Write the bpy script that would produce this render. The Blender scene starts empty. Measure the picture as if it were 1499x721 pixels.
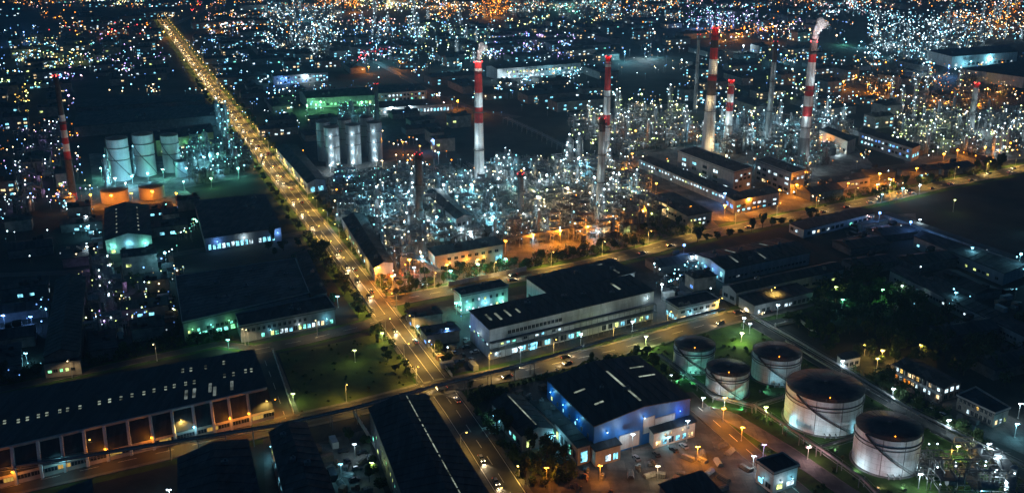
import bpy, math, random
from mathutils import Vector, Matrix
R = math.radians
rnd = random.Random(11)
S = bpy.context.scene
COL = S.collection

# ------------------------------------------------------------------ camera
H, F, CX, CY, TH = 200.0, 1500.0, 749.5, 360.5, R(19.0)
cam_d = bpy.data.cameras.new('camera'); cam = bpy.data.objects.new('camera', cam_d); COL.objects.link(cam)
cam.location = (0, 0, H); cam.rotation_euler = (R(90) - TH, 0, 0)
cam_d.sensor_width = 36.0; cam_d.lens = 36.0 * F / 1499.0
cam_d.clip_start = 1.0; cam_d.clip_end = 20000.0
S.camera = cam

# ------------------------------------------------------------------ night sky and an added faint light for form
w = bpy.data.worlds.new('World'); S.world = w; w.use_nodes = True
nt = w.node_tree; nt.nodes.clear()
sky = nt.nodes.new('ShaderNodeTexSky'); sky.sky_type = 'NISHITA'; sky.sun_disc = False
sky.sun_elevation = R(24); sky.sun_rotation = R(-60)
mixw = nt.nodes.new('ShaderNodeMixRGB'); mixw.blend_type = 'MULTIPLY'; mixw.inputs[0].default_value = 1.0
mixw.inputs[2].default_value = (0.22, 0.85, 1.6, 1)
bg = nt.nodes.new('ShaderNodeBackground'); bg.inputs[1].default_value = 0.013
wo = nt.nodes.new('ShaderNodeOutputWorld')
nt.links.new(sky.outputs[0], mixw.inputs[1]); nt.links.new(mixw.outputs[0], bg.inputs[0]); nt.links.new(bg.outputs[0], wo.inputs[0])
sd = bpy.data.lights.new('form_light', 'SUN'); sd.energy = 0.02; sd.angle = R(0.5); sd.color = (0.7, 0.88, 1.0)  # faint bluish light added to give the forms some shape
so = bpy.data.objects.new('form_light', sd); COL.objects.link(so); so.rotation_euler = (R(58), 0, R(-60))
S.view_settings.view_transform = 'Standard'; S.view_settings.look = 'None'
S.view_settings.exposure = 0.0; S.view_settings.gamma = 1.0
S.view_settings.use_curve_mapping = False
cy = S.cycles
cy.use_denoising = True; cy.max_bounces = 5; cy.diffuse_bounces = 2; cy.glossy_bounces = 2
cy.transmission_bounces = 2; cy.volume_bounces = 0; cy.transparent_max_bounces = 6
cy.sample_clamp_indirect = 1.5; cy.use_light_tree = True; cy.blur_glossy = 1.0
cy.caustics_reflective = False; cy.caustics_refractive = False

def W(px, py, z=0.0):
    dx = (px - CX) / F; dy = -(py - CY) / F
    d = Vector((dx, math.cos(TH) + dy * math.sin(TH), -math.sin(TH) + dy * math.cos(TH)))
    t = (z - H) / d.z
    return Vector((d.x * t, d.y * t, z))
def scr(p):
    rel = Vector((p[0], p[1], (p[2] if len(p) > 2 else 0) - H))
    dep = rel.y * math.cos(TH) - rel.z * math.sin(TH)
    up = rel.y * math.sin(TH) + rel.z * math.cos(TH)
    return CX + F * rel.x / dep, CY - F * up / dep

# ------------------------------------------------------------------ materials
MATS = {}
def mat(name, col, rough=0.8, metal=0.0, vary=0.35, scale=0.3, stretch=(1, 1, 1), bump=0.0, bscale=4.0, spec=0.4):
    if name in MATS: return MATS[name]
    m = bpy.data.materials.new(name); m.use_nodes = True; MATS[name] = m
    t = m.node_tree; b = t.nodes['Principled BSDF']
    b.inputs['Roughness'].default_value = rough; b.inputs['Metallic'].default_value = metal
    b.inputs['Specular IOR Level'].default_value = spec
    tc = t.nodes.new('ShaderNodeTexCoord'); mp = t.nodes.new('ShaderNodeMapping')
    mp.inputs['Scale'].default_value = stretch
    t.links.new(tc.outputs['Object'], mp.inputs[0])
    n = t.nodes.new('ShaderNodeTexNoise'); n.inputs['Scale'].default_value = scale; n.inputs['Detail'].default_value = 6; n.inputs['Roughness'].default_value = 0.62
    t.links.new(mp.outputs[0], n.inputs['Vector'])
    cr = t.nodes.new('ShaderNodeValToRGB')
    lo = tuple(c * (1 - vary) for c in col); hi = tuple(min(1, c * (1 + vary)) for c in col)
    cr.color_ramp.elements[0].position = 0.33; cr.color_ramp.elements[1].position = 0.67
    cr.color_ramp.elements[0].color = (*lo, 1); cr.color_ramp.elements[1].color = (*hi, 1)
    t.links.new(n.outputs[0], cr.inputs[0]); t.links.new(cr.outputs[0], b.inputs['Base Color'])
    if bump:
        n2 = t.nodes.new('ShaderNodeTexNoise'); n2.inputs['Scale'].default_value = bscale; n2.inputs['Detail'].default_value = 4
        t.links.new(tc.outputs['Object'], n2.inputs['Vector'])
        bp = t.nodes.new('ShaderNodeBump'); bp.inputs['Strength'].default_value = bump; bp.inputs['Distance'].default_value = 0.2
        t.links.new(n2.outputs[0], bp.inputs['Height']); t.links.new(bp.outputs[0], b.inputs['Normal'])
    return m
def em(name, col, strength, vary=0.0, scale=0.6):
    if name in MATS: return MATS[name]
    m = bpy.data.materials.new(name); m.use_nodes = True; MATS[name] = m
    t = m.node_tree; t.nodes.clear()
    e = t.nodes.new('ShaderNodeEmission'); o = t.nodes.new('ShaderNodeOutputMaterial')
    e.inputs[0].default_value = (*col, 1); e.inputs[1].default_value = strength
    t.links.new(e.outputs[0], o.inputs[0])
    if vary:
        g = t.nodes.new('ShaderNodeNewGeometry')
        n = t.nodes.new('ShaderNodeTexNoise'); n.inputs['Scale'].default_value = scale; n.inputs['Detail'].default_value = 3
        t.links.new(g.outputs['Position'], n.inputs['Vector'])
        mr = t.nodes.new('ShaderNodeMapRange'); mr.inputs['From Min'].default_value = 0.35; mr.inputs['From Max'].default_value = 0.68
        mr.inputs['To Min'].default_value = strength * (1 - vary); mr.inputs['To Max'].default_value = strength * (1 + vary)
        t.links.new(n.outputs[0], mr.inputs[0]); t.links.new(mr.outputs[0], e.inputs[1])
    m.cycles.emission_sampling = 'NONE'
    return m
def panels(name, w_, h_, amt, mort, wall=False, rust=None):
    m = MATS[name]; t = m.node_tree; b = t.nodes['Principled BSDF']; src = b.inputs['Base Color'].links[0].from_socket
    tc = t.nodes.new('ShaderNodeTexCoord'); mp = t.nodes.new('ShaderNodeMapping')
    if wall: mp.inputs['Rotation'].default_value = (R(90), 0, 0)
    t.links.new(tc.outputs['Object'], mp.inputs[0]); br = t.nodes.new('ShaderNodeTexBrick')
    br.inputs['Scale'].default_value = 1.0; br.inputs['Brick Width'].default_value = w_; br.inputs['Row Height'].default_value = h_; br.inputs['Mortar Size'].default_value = mort
    br.inputs['Color1'].default_value = (1 - amt,) * 3 + (1,); br.inputs['Color2'].default_value = (1 + amt,) * 3 + (1,); br.inputs['Mortar'].default_value = (0.55, 0.55, 0.55, 1); br.offset = 0.5
    t.links.new(mp.outputs[0], br.inputs['Vector']); mx = t.nodes.new('ShaderNodeMixRGB'); mx.blend_type = 'MULTIPLY'; mx.inputs[0].default_value = 1
    t.links.new(src, mx.inputs[1]); t.links.new(br.outputs[0], mx.inputs[2]); out = mx.outputs[0]
    if rust:
        n = t.nodes.new('ShaderNodeTexNoise'); n.inputs['Scale'].default_value = 0.22; n.inputs['Detail'].default_value = 8; n.inputs['Roughness'].default_value = 0.7
        m2 = t.nodes.new('ShaderNodeMapping'); m2.inputs['Scale'].default_value = (1, .35, 1) if not wall else (1, 1, .15); t.links.new(tc.outputs['Object'], m2.inputs[0]); t.links.new(m2.outputs[0], n.inputs['Vector'])
        rp = t.nodes.new('ShaderNodeValToRGB'); rp.color_ramp.elements[0].position = 0.52; rp.color_ramp.elements[1].position = 0.66; t.links.new(n.outputs[0], rp.inputs[0])
        mr = t.nodes.new('ShaderNodeMixRGB'); mr.inputs[2].default_value = (*rust, 1); t.links.new(rp.outputs[0], mr.inputs[0]); t.links.new(out, mr.inputs[1]); out = mr.outputs[0]
    t.links.new(out, b.inputs['Base Color'])
M = dict(
    ground=mat('ground_soil', (0.028, 0.032, 0.028), 0.95, vary=0.6, scale=0.03, bump=0.6, bscale=0.4),
    asphalt=mat('asphalt', (0.06, 0.054, 0.046), 0.7, vary=0.35, scale=0.12, bump=0.15),
    asphalt_dark=mat('asphalt_dark', (0.045, 0.045, 0.045), 0.8, vary=0.4, scale=0.15),
    concrete=mat('concrete_yard', (0.14, 0.14, 0.13), 0.85, vary=0.45, scale=0.09, bump=0.2),
    stained=mat('stained_yard', (0.085, 0.08, 0.074), 0.85, vary=0.55, scale=0.14, bump=0.3),
    pave=mat('pavement_slabs', (0.16, 0.15, 0.13), 0.85, vary=0.3, scale=0.3),
    grass=mat('grass', (0.04, 0.085, 0.012), 0.95, vary=0.6, scale=0.12, bump=0.8, bscale=2.0),
    field=mat('rough_field', (0.06, 0.085, 0.02), 0.95, vary=0.7, scale=0.05, bump=0.9, bscale=1.2),
    paint=mat('road_paint', (0.75, 0.74, 0.66), 0.6, vary=0.25, scale=2.0),
    roof=mat('dark_roof_sheet', (0.028, 0.032, 0.038), 0.75, vary=0.35, scale=0.25, stretch=(1, 0.12, 1)),
    roof2=mat('charcoal_roof', (0.04, 0.043, 0.047), 0.85, vary=0.5, scale=0.12),
    roof_pale=mat('grey_roof_membrane', (0.10, 0.105, 0.10), 0.85, vary=0.35, scale=0.06),
    wall_white=mat('white_cladding', (0.55, 0.56, 0.55), 0.6, vary=0.16, scale=0.35, stretch=(1, 1, 0.25)),
    wall_grey=mat('grey_cladding', (0.33, 0.34, 0.34), 0.65, vary=0.25, scale=0.4, stretch=(1, 1, 0.2)),
    wall_old=mat('weathered_cladding', (0.17, 0.175, 0.17), 0.75, vary=0.4, scale=0.3),
    wall_stain=mat('stained_render', (0.26, 0.24, 0.21), 0.8, vary=0.4, scale=0.3),
    wall_dark=mat('dark_cladding', (0.13, 0.14, 0.15), 0.7, vary=0.3, scale=0.4),
    wall_cream=mat('cream_render', (0.5, 0.44, 0.36), 0.8, vary=0.2, scale=0.3),
    wall_blue=mat('blue_cladding', (0.016, 0.13, 0.40), 0.5, vary=0.18, scale=0.4, stretch=(1, 1, 0.2)),
    wall_yellow=mat('yellow_cladding', (0.5, 0.5, 0.2), 0.65, vary=0.2, scale=0.3),
    trim=mat('trim_metal', (0.3, 0.3, 0.29), 0.6, vary=0.2),
    glass=mat('dark_glass', (0.02, 0.025, 0.03), 0.15, vary=0.2),
    door=mat('shutter_grey', (0.36, 0.37, 0.38), 0.6, vary=0.15, scale=3, stretch=(0.1, 0.1, 3)),
    metal=mat('galvanised_metal', (0.26, 0.27, 0.27), 0.45, 0.3, vary=0.3, scale=0.8),
    steel=mat('painted_steel', (0.16, 0.165, 0.165), 0.6, 0.2, vary=0.35, scale=0.8),
    steel_dark=mat('rusty_steel', (0.10, 0.085, 0.075), 0.7, 0.1, vary=0.4, scale=0.8),
    pipe=mat('insulated_pipe', (0.27, 0.27, 0.26), 0.4, 0.4, vary=0.3, scale=1.2),
    tank=mat('white_tank_paint', (0.66, 0.68, 0.68), 0.55, vary=0.2, scale=0.4, stretch=(1, 1, 0.12)),
    tank_roof=mat('tank_roof_plate', (0.075, 0.07, 0.066), 0.55, 0.1, vary=0.4, scale=0.25),
    tank_trim=mat('tank_trim', (0.11, 0.105, 0.10), 0.6, vary=0.2),
    silo=mat('silo_white', (0.66, 0.68, 0.68), 0.5, vary=0.15, scale=0.4, stretch=(1, 1, 0.1)),
    silo_steel=mat('silo_galvanised', (0.3, 0.34, 0.36), 0.4, 0.35, vary=0.2, scale=0.5, stretch=(1, 1, 0.15)),
    orange=mat('buff_tank', (0.5, 0.42, 0.33), 0.7, vary=0.15),
    red=mat('chimney_red', (0.5, 0.03, 0.03), 0.7, vary=0.2, scale=0.5),
    white=mat('chimney_white', (0.72, 0.72, 0.7), 0.7, vary=0.2, scale=0.4, stretch=(1, 1, 0.15)),
    soot=mat('chimney_soot', (0.075, 0.06, 0.058), 0.85, vary=0.4, scale=0.5),
    chgrey=mat('chimney_concrete', (0.3, 0.3, 0.29), 0.85, vary=0.3, scale=0.5, stretch=(1, 1, 0.15)),
    pole=mat('lamp_pole', (0.4, 0.41, 0.41), 0.5, 0.3, vary=0.2),
    leaf=mat('leaf_green', (0.045, 0.085, 0.018), 0.8, vary=0.6, scale=1.2),
    leaf2=mat('leaf_deep', (0.03, 0.055, 0.016), 0.85, vary=0.6, scale=1.2),
    leaf3=mat('leaf_olive', (0.07, 0.08, 0.02), 0.8, vary=0.5, scale=1.2),
    bark=mat('bark', (0.06, 0.045, 0.03), 0.95, vary=0.4, scale=3),
    brick=mat('brick_wall', (0.25, 0.15, 0.11), 0.85, vary=0.3, scale=1.0),
    rubber=mat('tyre_rubber', (0.02, 0.02, 0.02), 0.9),
    carwhite=mat('car_white', (0.45, 0.45, 0.45), 0.3, vary=0.05), carsilver=mat('car_silver', (0.35, 0.36, 0.38), 0.3, 0.5, vary=0.05),
    cardark=mat('car_dark', (0.03, 0.032, 0.04), 0.3, vary=0.05), carred=mat('car_red', (0.16, 0.025, 0.02), 0.3, vary=0.05),
)
panels('dark_roof_sheet', 1.2, 9.0, 0.45, 0.05, rust=(0.045, 0.04, 0.036)); panels('charcoal_roof', 1.5, 7.0, 0.5, 0.06, rust=(0.07, 0.06, 0.05)); panels('grey_roof_membrane', 6, 12, 0.25, 0.08, rust=(0.05, 0.055, 0.055))
panels('stained_yard', 7, 7, 0.35, 0.08, rust=(0.04, 0.038, 0.036)); panels('white_tank_paint', 7, 2.2, 0.04, 0.0, True, rust=(0.47, 0.44, 0.40)); panels('chimney_white', 9, 3, 0.06, 0.02, True, rust=(0.4, 0.37, 0.34)); panels('chimney_red', 9, 3, 0.1, 0.02, True, rust=(0.26, 0.05, 0.04)); panels('white_cladding', 2.2, 6, 0.1, 0.03, True, rust=(0.36, 0.35, 0.32))
panels('concrete_yard', 6, 6, 0.3, 0.06, rust=(0.07, 0.065, 0.06)); panels('asphalt_dark', 14, 9, 0.25, 0.03, rust=(0.09, 0.088, 0.08))
CO = dict(white=(0.68, 0.9, 1.0), cyan=(0.25, 0.78, 1.0), green=(0.25, 1.0, 0.4), warm=(1.0, 0.72, 0.36), yellow=(1.0, 0.60, 0.12),
          orange=(1.0, 0.30, 0.02), blue=(0.15, 0.38, 1.0), purple=(0.62, 0.42, 1.0), red=(1.0, 0.06, 0.06), pink=(1.0, 0.6, 0.62), teal=(0.22, 1.0, 0.75), lime=(0.75, 0.95, 0.3))
for c, v in CO.items():
    em('bulb_' + c, v, 9.0); em('dim_' + c, v, 1.8, 0.5, 0.05); em('faint_' + c, v, 0.55); em('win_' + c, v, 1.7, 0.95, 0.45)
em('headlight', (1.0, 0.8, 0.5), 14.0); em('taillight', (1.0, 0.12, 0.04), 4.0); em('skylight', (0.75, 0.9, 0.72), 0.3, 0.9, 0.15)
em('skylight_dim', (0.7, 0.85, 0.8), 0.16, 0.8, 0.15)
def B(c): return MATS['bulb_' + c]
def Dm(c): return MATS['dim_' + c]
def Wn(c): return MATS['win_' + c]
def Fm(c): return MATS['faint_' + c]

# ------------------------------------------------------------------ mesh builder
class MB:
    def __init__(s): s.v = []; s.f = []; s.m = []; s.sm = []; s.cur = 0; s.smooth = False
    def add(s, vs, fs):
        o = len(s.v); s.v += [tuple(p) for p in vs]
        for f in fs: s.f.append(tuple(i + o for i in f)); s.m.append(s.cur); s.sm.append(s.smooth)
    def hexa(s, a, b):   # bottom quad, top quad
        s.add(list(a) + list(b), [(3, 2, 1, 0), (4, 5, 6, 7), (0, 1, 5, 4), (1, 2, 6, 5), (2, 3, 7, 6), (3, 0, 4, 7)])
    def box(s, x, y, z, sx, sy, sz, rz=0.0):   # z is the bottom
        c, n = math.cos(rz), math.sin(rz); q = []
        for ax, ay in ((-1, -1), (1, -1), (1, 1), (-1, 1)):
            dx, dy = ax * sx / 2, ay * sy / 2; q.append((x + c * dx - n * dy, y + n * dx + c * dy))
        s.hexa([(a, b, z) for a, b in q], [(a, b, z + sz) for a, b in q])
    def tube(s, p, q, r0, r1=None, n=8, caps=True):
        p = Vector(p); q = Vector(q); r1 = r0 if r1 is None else r1
        d = (q - p)
        if d.length < 1e-6: return
        d.normalize(); a = Vector((0, 0, 1)) if abs(d.z) < 0.9 else Vector((1, 0, 0))
        u = d.cross(a).normalized(); v = d.cross(u)
        r = []
        for k in range(n):
            t = 2 * math.pi * k / n; e = u * math.cos(t) + v * math.sin(t); r.append((p + e * r0, q + e * r1))
        vs = [x for pr in r for x in pr]
        fs = [(2 * k, 2 * ((k + 1) % n), 2 * ((k + 1) % n) + 1, 2 * k + 1) for k in range(n)]
        sm = s.smooth; s.smooth = n > 6; s.add(vs, fs)
        s.smooth = False
        if caps: s.add([x[0] for x in r] + [x[1] for x in r], [tuple(range(n - 1, -1, -1)) if True else (), tuple(range(n, 2 * n))])
        s.smooth = sm
    def lathe(s, x, y, prof, n=24, cap=True):
        vs = []; fs = []
        for (r, z) in prof:
            for k in range(n):
                t = 2 * math.pi * k / n; vs.append((x + r * math.cos(t), y + r * math.sin(t), z))
        for i in range(len(prof) - 1):
            for k in range(n):
                k2 = (k + 1) % n; fs.append((i * n + k, i * n + k2, (i + 1) * n + k2, (i + 1) * n + k))
        sm = s.smooth; s.smooth = n > 8; s.add(vs, fs); s.smooth = False
        if cap:
            l = len(prof) - 1
            s.add([vs[l * n + k] for k in range(n)], [tuple(range(n))])
        s.smooth = sm
    def ball(s, x, y, z, r, fine=False):
        if fine:
            prof = [(r * math.sin(math.pi * i / 6) + 1e-4, -r * math.cos(math.pi * i / 6) + z) for i in range(7)]
            s.lathe(x, y, prof, 10, False)
        else:
            h = r * 0.5; c = r * 0.87; vs = [(x, y, z + r)]
            for lv in (h, -h):
                for k in range(5):
                    t = 2 * math.pi * (k + (0.5 if lv < 0 else 0)) / 5; vs.append((x + c * math.cos(t), y + c * math.sin(t), z + lv))
            vs.append((x, y, z - r)); fs = []
            for k in range(5):
                k2 = (k + 1) % 5
                fs += [(0, 1 + k, 1 + k2), (1 + k, 6 + k, 1 + k2), (1 + k2, 6 + k, 6 + k2), (11, 6 + k2, 6 + k)]
            s.add(vs, fs)
    def poly(s, pts): s.add(pts, [tuple(range(len(pts)))])
    def mesh(s, name, mats):
        me = bpy.data.meshes.new(name); me.from_pydata(s.v, [], s.f)
        if not isinstance(mats, (list, tuple)): mats = [mats]
        for m in mats: me.materials.append(m)
        me.polygons.foreach_set('material_index', s.m); me.polygons.foreach_set('use_smooth', s.sm)
        me.update(); return me
    def build(s, name, mats, parent=None, loc=None, rz=0.0):
        return link(name, s.mesh(name, mats), parent, loc, rz)
def link(name, me, parent=None, loc=None, rz=0.0):
    o = bpy.data.objects.new(name, me); COL.objects.link(o)
    if parent is not None: o.parent = parent
    if loc is not None: o.location = loc
    if rz: o.rotation_euler = (0, 0, rz)
    return o
def tag(o, label, cat, group=None, kind=None):
    if label: o['label'] = label
    if cat: o['category'] = cat
    if group: o['group'] = group
    if kind: o['kind'] = kind
    return o
def empty(name, loc, label=None, cat=None, group=None, rz=0.0):
    o = link(name, None, None, loc, rz); o.empty_display_size = 1
    return tag(o, label, cat, group)
def struct(o): o['kind'] = 'structure'; return o
def light(parent, loc, col, power, radius=0.35, spot=None, rot=None):
    kind = 'SPOT' if spot else 'POINT'
    key = (kind, tuple(col), round(power), radius, spot)
    d = LD.get(key)
    if d is None:
        d = bpy.data.lights.new('lamp_light', kind); d.energy = power; d.color = col; d.shadow_soft_size = radius
        if spot: d.spot_size = R(spot); d.spot_blend = 0.6
        LD[key] = d
    o = bpy.data.objects.new('lamp_light', d); COL.objects.link(o); o.parent = parent; o.location = loc
    if rot: o.rotation_euler = rot
    return o
LD = {}
def clone(root, loc, rz=0.0, sc=None):
    r = root.copy(); COL.objects.link(r); r.location = loc; r.rotation_euler = (0, 0, rz)
    if sc: r.scale = sc if isinstance(sc, tuple) else (sc, sc, sc)
    for ch in root.children:
        c = ch.copy(); COL.objects.link(c); c.parent = r
        for g in ch.children:
            d = g.copy(); COL.objects.link(d); d.parent = c
    return r
def bin_(o):   # remove an unused prototype
    for ch in list(o.children):
        for g in list(ch.children): bpy.data.objects.remove(g)
        bpy.data.objects.remove(ch)
    bpy.data.objects.remove(o)

# ------------------------------------------------------------------ labels that single out repeats
LM = [('the grass field', 497, 548), ('the white flat-roofed factory', 820, 450), ('the blue factory', 905, 575), ('the largest white tank', 1208, 610),
      ('the nearest white tank', 1300, 665), ('the long ribbed warehouse', 180, 620), ('the avenue crossroads', 640, 560), ('the skylit shed', 640, 680),
      ('the three steel silos', 518, 225), ('the tall plumed chimney', 702, 275), ('the dark brown chimney', 616, 340), ('the teal-lit office block', 705, 435),
      ('the orange-lit workshop', 685, 385), ('the white silos', 200, 240), ('the two buff tanks', 195, 285), ('the leftmost banded chimney', 108, 288),
      ('the green-lit hall', 500, 145), ('the cyan-lit plant', 600, 145), ('the far white hall', 785, 105), ('the stepped control block', 1050, 255),
      ('the rightmost banded chimney', 1174, 245), ('the right roadside bend', 1320, 285), ('the dark park', 1300, 450), ('the row of lit houses', 1360, 565),
      ('the near process unit', 1415, 690), ('the pale-roofed block', 350, 425), ('the gabled white shed', 187, 340), ('the narrow black shed', 90, 470),
      ('the far end of the avenue', 260, 60), ('the top left hillside', 60, 40), ('the far orange flare', 720, 20), ('the upper right hall', 1430, 85),
      ('the top right lights', 1350, 30), ('the centre skyline', 900, 30), ('the left skyline', 450, 40), ('the dark empty plot', 720, 205),
      ('the grey far chimney', 1420, 185), ('the shortest banded chimney', 1064, 213), ('the middle of the refinery', 780, 300), ('the right end of the refinery', 900, 300),
      ('the upper avenue', 350, 170), ('the middle avenue', 440, 300), ('the lower avenue', 550, 440), ('the bottom avenue', 700, 660),
      ('the left edge', 20, 250), ('the right edge', 1480, 190), ('the dim blue warehouse', 1110, 390), ('the walled compound', 1400, 400), ('the far blue-lit hall', 440, 110),
      ('the striped chimney pair', 1000, 190), ('the centre of the right bank', 1250, 190), ('the upper centre plots', 1000, 100), ('the upper right lamps', 1230, 110),
      ('the orange yard', 1000, 670), ('the tank farm gate', 1060, 490), ('the pump house', 1135, 690), ('the bottom left corner', 60, 700), ('the far left skyline', 150, 60)]
ONES = 'first second third fourth fifth sixth seventh eighth ninth tenth eleventh twelfth thirteenth fourteenth fifteenth sixteenth seventeenth eighteenth nineteenth'.split()
TENS = {2: 'twent', 3: 'thirt', 4: 'fort', 5: 'fift', 6: 'sixt', 7: 'sevent', 8: 'eight', 9: 'ninet'}
def ordn(n):
    if n <= 19: return ONES[n - 1]
    t, u = divmod(n, 10)
    return TENS[t] + 'ieth' if u == 0 else TENS[t] + 'y-' + ONES[u - 1]
REG = {}
def reg(o, desc, cat, group):
    o['category'] = cat; o['group'] = group
    REG.setdefault((desc), []).append(o)
def write_labels():
    for desc, objs in REG.items():
        by = {}
        for o in objs:
            px, py = scr(o.location)
            k = min(range(len(LM)), key=lambda i: (LM[i][1] - px) ** 2 + (1.6 * (LM[i][2] - py)) ** 2)
            by.setdefault(k, []).append((px, o))
        for k, l in by.items():
            l.sort(key=lambda a: a[0]); n = len(l)
            for i, (_, o) in enumerate(l):
                if n == 1: o['label'] = desc + ' near ' + LM[k][0]
                elif i == 0: o['label'] = desc + ', leftmost of those near ' + LM[k][0]
                elif i == n - 1: o['label'] = desc + ', rightmost of those near ' + LM[k][0]
                else: o['label'] = desc + ', ' + ordn(i + 1) + ' from left near ' + LM[k][0]

# ------------------------------------------------------------------ ground, roads, yards
QUADS = []   # occupied footprints (world xy)
def inside(q, x, y, m=0.0):
    s = None
    cx = sum(p[0] for p in q) / len(q); cyy = sum(p[1] for p in q) / len(q)
    for i in range(len(q)):
        ax, ay = q[i]; bx, by = q[(i + 1) % len(q)]
        ex, ey = bx - ax, by - ay; L = math.hypot(ex, ey) or 1
        d = (ex * (y - ay) - ey * (x - ax)) / L
        dc = (ex * (cyy - ay) - ey * (cx - ax)) / L
        if dc < 0: d = -d
        if d < -m: return False
    return True
ROADS = []
def near_road(x, y, m):
    for pts, wd in ROADS:
        for i in range(len(pts) - 1):
            a = pts[i]; b = pts[i + 1]
            vx, vy = b.x - a.x, b.y - a.y; L2 = vx * vx + vy * vy
            t = max(0, min(1, ((x - a.x) * vx + (y - a.y) * vy) / L2))
            if math.hypot(x - a.x - t * vx, y - a.y - t * vy) < wd / 2 + m: return True
    return False
def free(x, y, m=3.0, road=None):
    if near_road(x, y, m if road is None else road): return False
    return not any(inside(q, x, y, m) for q in QUADS)
g = MB()
n = 60
xs = [-9000, -5000, -3000] + [-2000 + 100 * i for i in range(41)] + [3000, 5000, 9000]
ys = [-600, -200] + [100 * i for i in range(41)] + [5000, 7000, 9000, 14000]
def hill(x, y):
    z = 0.0
    if y > 1750: z += 0.0
    return z
vs = [(x, y, hill(x, y)) for y in ys for x in xs]
nx = len(xs)
g.add(vs, [(j * nx + i, j * nx + i + 1, (j + 1) * nx + i + 1, (j + 1) * nx + i) for j in range(len(ys) - 1) for i in range(nx - 1)])
struct(g.build('ground', M['ground']))

def offset_line(pts, d):
    out = []
    for i, p in enumerate(pts):
        a = pts[max(0, i - 1)]; b = pts[min(len(pts) - 1, i + 1)]
        t = (b - a); t.z = 0; t.normalize(); nrm = Vector((-t.y, t.x, 0))
        out.append(p + nrm * d)
    return out
def ribbon(name, pts, w0, w1, z, m, h=0.0):
    L = offset_line(pts, w1); Rr = offset_line(pts, w0); b = MB()
    for i in range(len(pts) - 1):
        q = [(*Rr[i].xy, z), (*Rr[i + 1].xy, z), (*L[i + 1].xy, z), (*L[i].xy, z)]
        if h: b.hexa([(p[0], p[1], 0.0) for p in q], [(p[0], p[1], z + h) for p in q])
        else: b.poly(q[::-1] if True else q)
    return struct(b.build(name, m))
def dens(pts, step=12.0):
    out = []
    for i in range(len(pts) - 1):
        a, b = pts[i], pts[i + 1]; n = max(1, int((b - a).length / step))
        for k in range(n): out.append(a.lerp(b, k / n))
    out.append(pts[-1]); return out
ZL = [0.004]
def road(px, wd, name='road', marks='dash', verge=0.0, m='asphalt', pave=0.0):
    pts = [W(*p) for p in px]; z = ZL[0] + 0.012; ZL[0] += 0.008
    for i in range(2, 0, -1): pass
    ROADS.append((pts, wd))
    dp = dens(pts)
    if verge: ribbon('grass_verge', dp, -wd / 2 - verge, wd / 2 + verge, z - 0.006 if False else 0.004 + 0.0005 * len(ROADS), M['grass'])
    ribbon(name, dp, -wd / 2, wd / 2, z + 0.06, M[m])
    k = MB()
    for sgn in (-1, 1):
        for i in range(len(dp) - 1):
            mid = (dp[i] + dp[i + 1]) / 2
            off = offset_line([dp[i], dp[i + 1]], sgn * (wd / 2 + 0.2))
            c = (off[0] + off[1]) / 2
            if any(near_pt(c, r) for r in ROADS[:-1] if r[0] is not pts): continue
            o2 = offset_line([dp[i], dp[i + 1]], sgn * (wd / 2 + 0.02)); o3 = offset_line([dp[i], dp[i + 1]], sgn * (wd / 2 + 0.4 + pave))
            k.hexa([(*o2[0].xy, 0), (*o2[1].xy, 0), (*o3[1].xy, 0), (*o3[0].xy, 0)], [(*o2[0].xy, 0.2), (*o2[1].xy, 0.2), (*o3[1].xy, 0.2), (*o3[0].xy, 0.2)])
    if k.v: struct(k.build('pavement', M['pave']))
    if marks:
        mk = MB(); fine = dens(pts, 6.0)
        offs = [0.0] if wd < 11 else ([0.0, wd / 2 - .6, -wd / 2 + .6] if wd < 11.3 else [0.0, wd / 2 - .6, -wd / 2 + .6])
        for o in offs:
            ln = offset_line(fine, o)
            for i in range(0, len(ln) - 1, 1 if wd >= 11.3 or o != 0 else 2):  # unbroken bright avenue lines also stand in for light trails
                a, b = ln[i], ln[i + 1]
                if any(near_pt((a + b) / 2, r) for r in ROADS[:-1]): continue
                q = offset_line([a, b], 0.1) + offset_line([a, b], -0.1)[::-1]
                mk.poly([(p.x, p.y, z + 0.066) for p in q])
        if mk.v: struct(mk.build('road_marking', M['paint']))
    return pts
def near_pt(c, r):
    pts, wd = r
    for i in range(len(pts) - 1):
        a = pts[i]; b = pts[i + 1]; v = b - a; t = max(0, min(1, (c - a).dot(v) / v.dot(v)))
        if (c - a - v * t).length < wd / 2 + 0.5: return True
    return False
AV = road([(236, 28), (290, 100), (380, 220), (450, 312), (520, 402), (584, 487), (640, 562)], 11.4, verge=8, pave=1.2)
AVL = road([(640, 562), (668, 600), (705, 655), (765, 748), (800, 800)], 11, verge=4, pave=1.5)
R1 = road([(-120, 742), (0, 715), (200, 670), (385, 627), (520, 598), (640, 566), (750, 546), (900, 512), (1000, 484), (1075, 463), (1140, 450), (1180, 440)], 10.5, verge=6, pave=1.5)
R2 = road([(566, 442), (660, 424), (740, 409), (850, 389), (944, 367), (1013, 348), (1090, 332), (1162, 317), (1230, 303), (1300, 289), (1380, 270), (1464, 254), (1580, 228)], 10.5, verge=7, pave=1.5)
R3 = road([(372, 512), (440, 499), (523, 479), (578, 462)], 9, verge=3)
R4 = road([(382, 512), (400, 560), (418, 612), (424, 624)], 9, verge=1, pave=1)
R11 = road([(-60, 583), (0, 570), (100, 549), (240, 520), (320, 503), (372, 510)], 5, marks=None, verge=3)
R6 = road([(1000, 575), (1011, 586), (1105, 668), (1170, 721), (1200, 750)], 8, m='asphalt')
R7 = road([(1030, 600), (1068, 609), (1149, 658), (1235, 717), (1290, 750)], 7, marks=None, m='concrete')
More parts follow.
